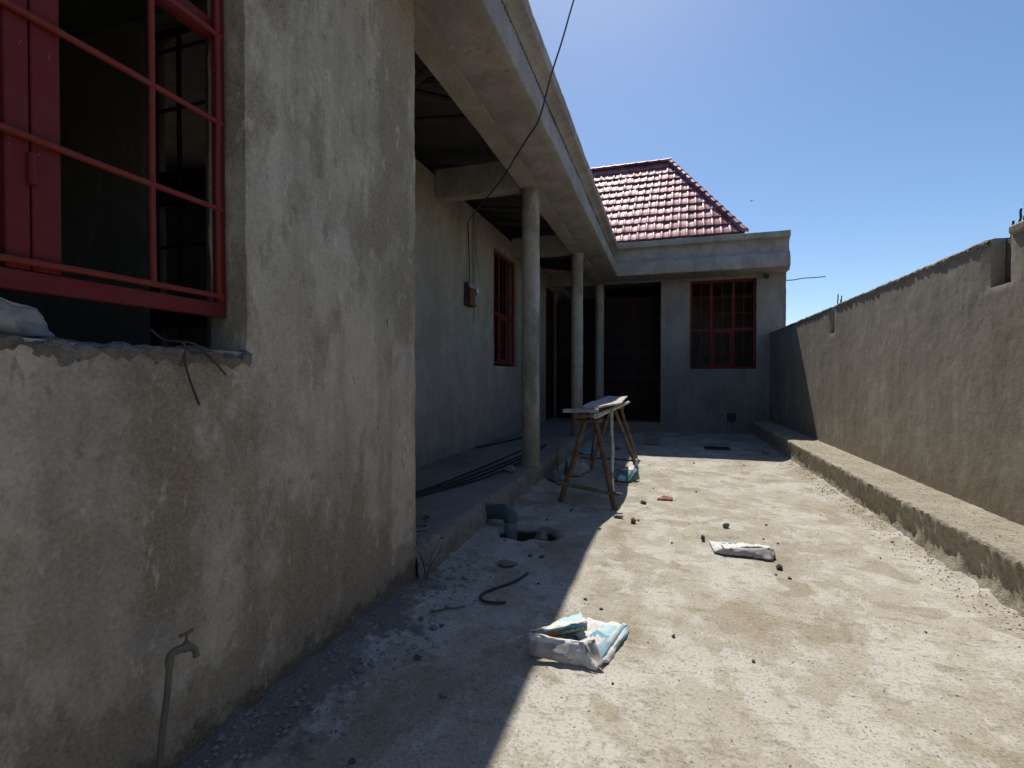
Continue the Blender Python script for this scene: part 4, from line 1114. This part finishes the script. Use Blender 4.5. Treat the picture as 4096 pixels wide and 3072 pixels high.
# sticks
tag(pole(gp(-1.33, 2.62, .012), gp(-1.16, 2.76, .012), .007, .005, 'pole_grey', 61, 'stick', None, .006), 'short pale stick lying near the corner of the near wall', 'stick')

# ------------------------------------------------------------------ weeds
def weed(x, y, z, h, n, label, mat, seed, lsize=.02):
    r_ = random.Random(seed)
    e = tag(empty('weed', (x, y, z)), label, 'weed')
    st = MB(); lf = MB()
    for i in range(n):
        a = r_.uniform(0, 6.28); l = h * r_.uniform(.6, 1); sp = h * r_.uniform(.1, .4)
        pts = spline([(x, y, z - .01), (x + sp * .3 * math.cos(a), y + sp * .3 * math.sin(a), z + l * .5), (x + sp * math.cos(a), y + sp * math.sin(a), z + l)], 5)
        st.tube(pts, [.0035 - .0022 * k / 10 for k in range(11)], 5)
        for k in range(4, 11):
            if r_.random() < .75:
                p = pts[k]; b = r_.uniform(0, 6.28); L = lsize * r_.uniform(.6, 1.4)
                d = Vector((math.cos(b), math.sin(b), r_.uniform(.1, .8))).normalized() * L; s_ = d.orthogonal().normalized() * L * .28
                lf.add([p, p + d * .5 + s_, p + d, p + d * .5 - s_], [(0, 1, 2, 3)])
    st.build('stem', M['stem'], e); lf.build('leaves', M[mat], e, False)
weed(-1.50, 7.0, fl(-1.5, 7.0), .55, 7, 'dry seeded weed growing at the foot of the plinth behind the bench', 'leaf_dry', 3)
weed(-1.56, 3.02, fl(-1.56, 3.02), .32, 4, 'thin dark weed at the corner where the near wall meets the plinth', 'stem', 5)
weed(-1.40, 4.48, fl(-1.4, 4.48), .34, 2, 'bare twig standing beside the drainpipe elbow', 'stem', 8, .012)
weed(-1.88, 3.62, .222, .05, 3, 'tiny green sprout on the near end of the veranda floor', 'leaf', 9, .028)
weed(1.955, 8.55, .17, .07, 2, 'tiny green sprout on the sunlit face of the ledge', 'leaf', 11, .04)

# ------------------------------------------------------------------ bird
b0 = Vector((7.3, 49.68, 17.48))
bi = tag(empty('bird', b0), 'tiny dark bird flying in the clear sky above the wall', 'bird')
MB().tube([b0 + Vector((-.10, 0, -.012)), b0 + Vector((-.04, 0, 0)), b0 + Vector((.06, 0, .01)), b0 + Vector((.12, 0, .014))], [.006, .03, .03, .01], 8).build('body', M['black'], bi)
for s in (-1, 1):
    MB().add([b0 + Vector((.04 + s * .01, 0, .01)), b0 + Vector((-.03, 0, .01)), b0 + Vector((-.02 + s * .12, s * .10, .08)), b0 + Vector((s * .24, s * .16, .03)), b0 + Vector((.03 + s * .12, s * .10, .085))], [(0, 1, 2, 4), (4, 2, 3)]).build('wing', M['black'], bi, False)
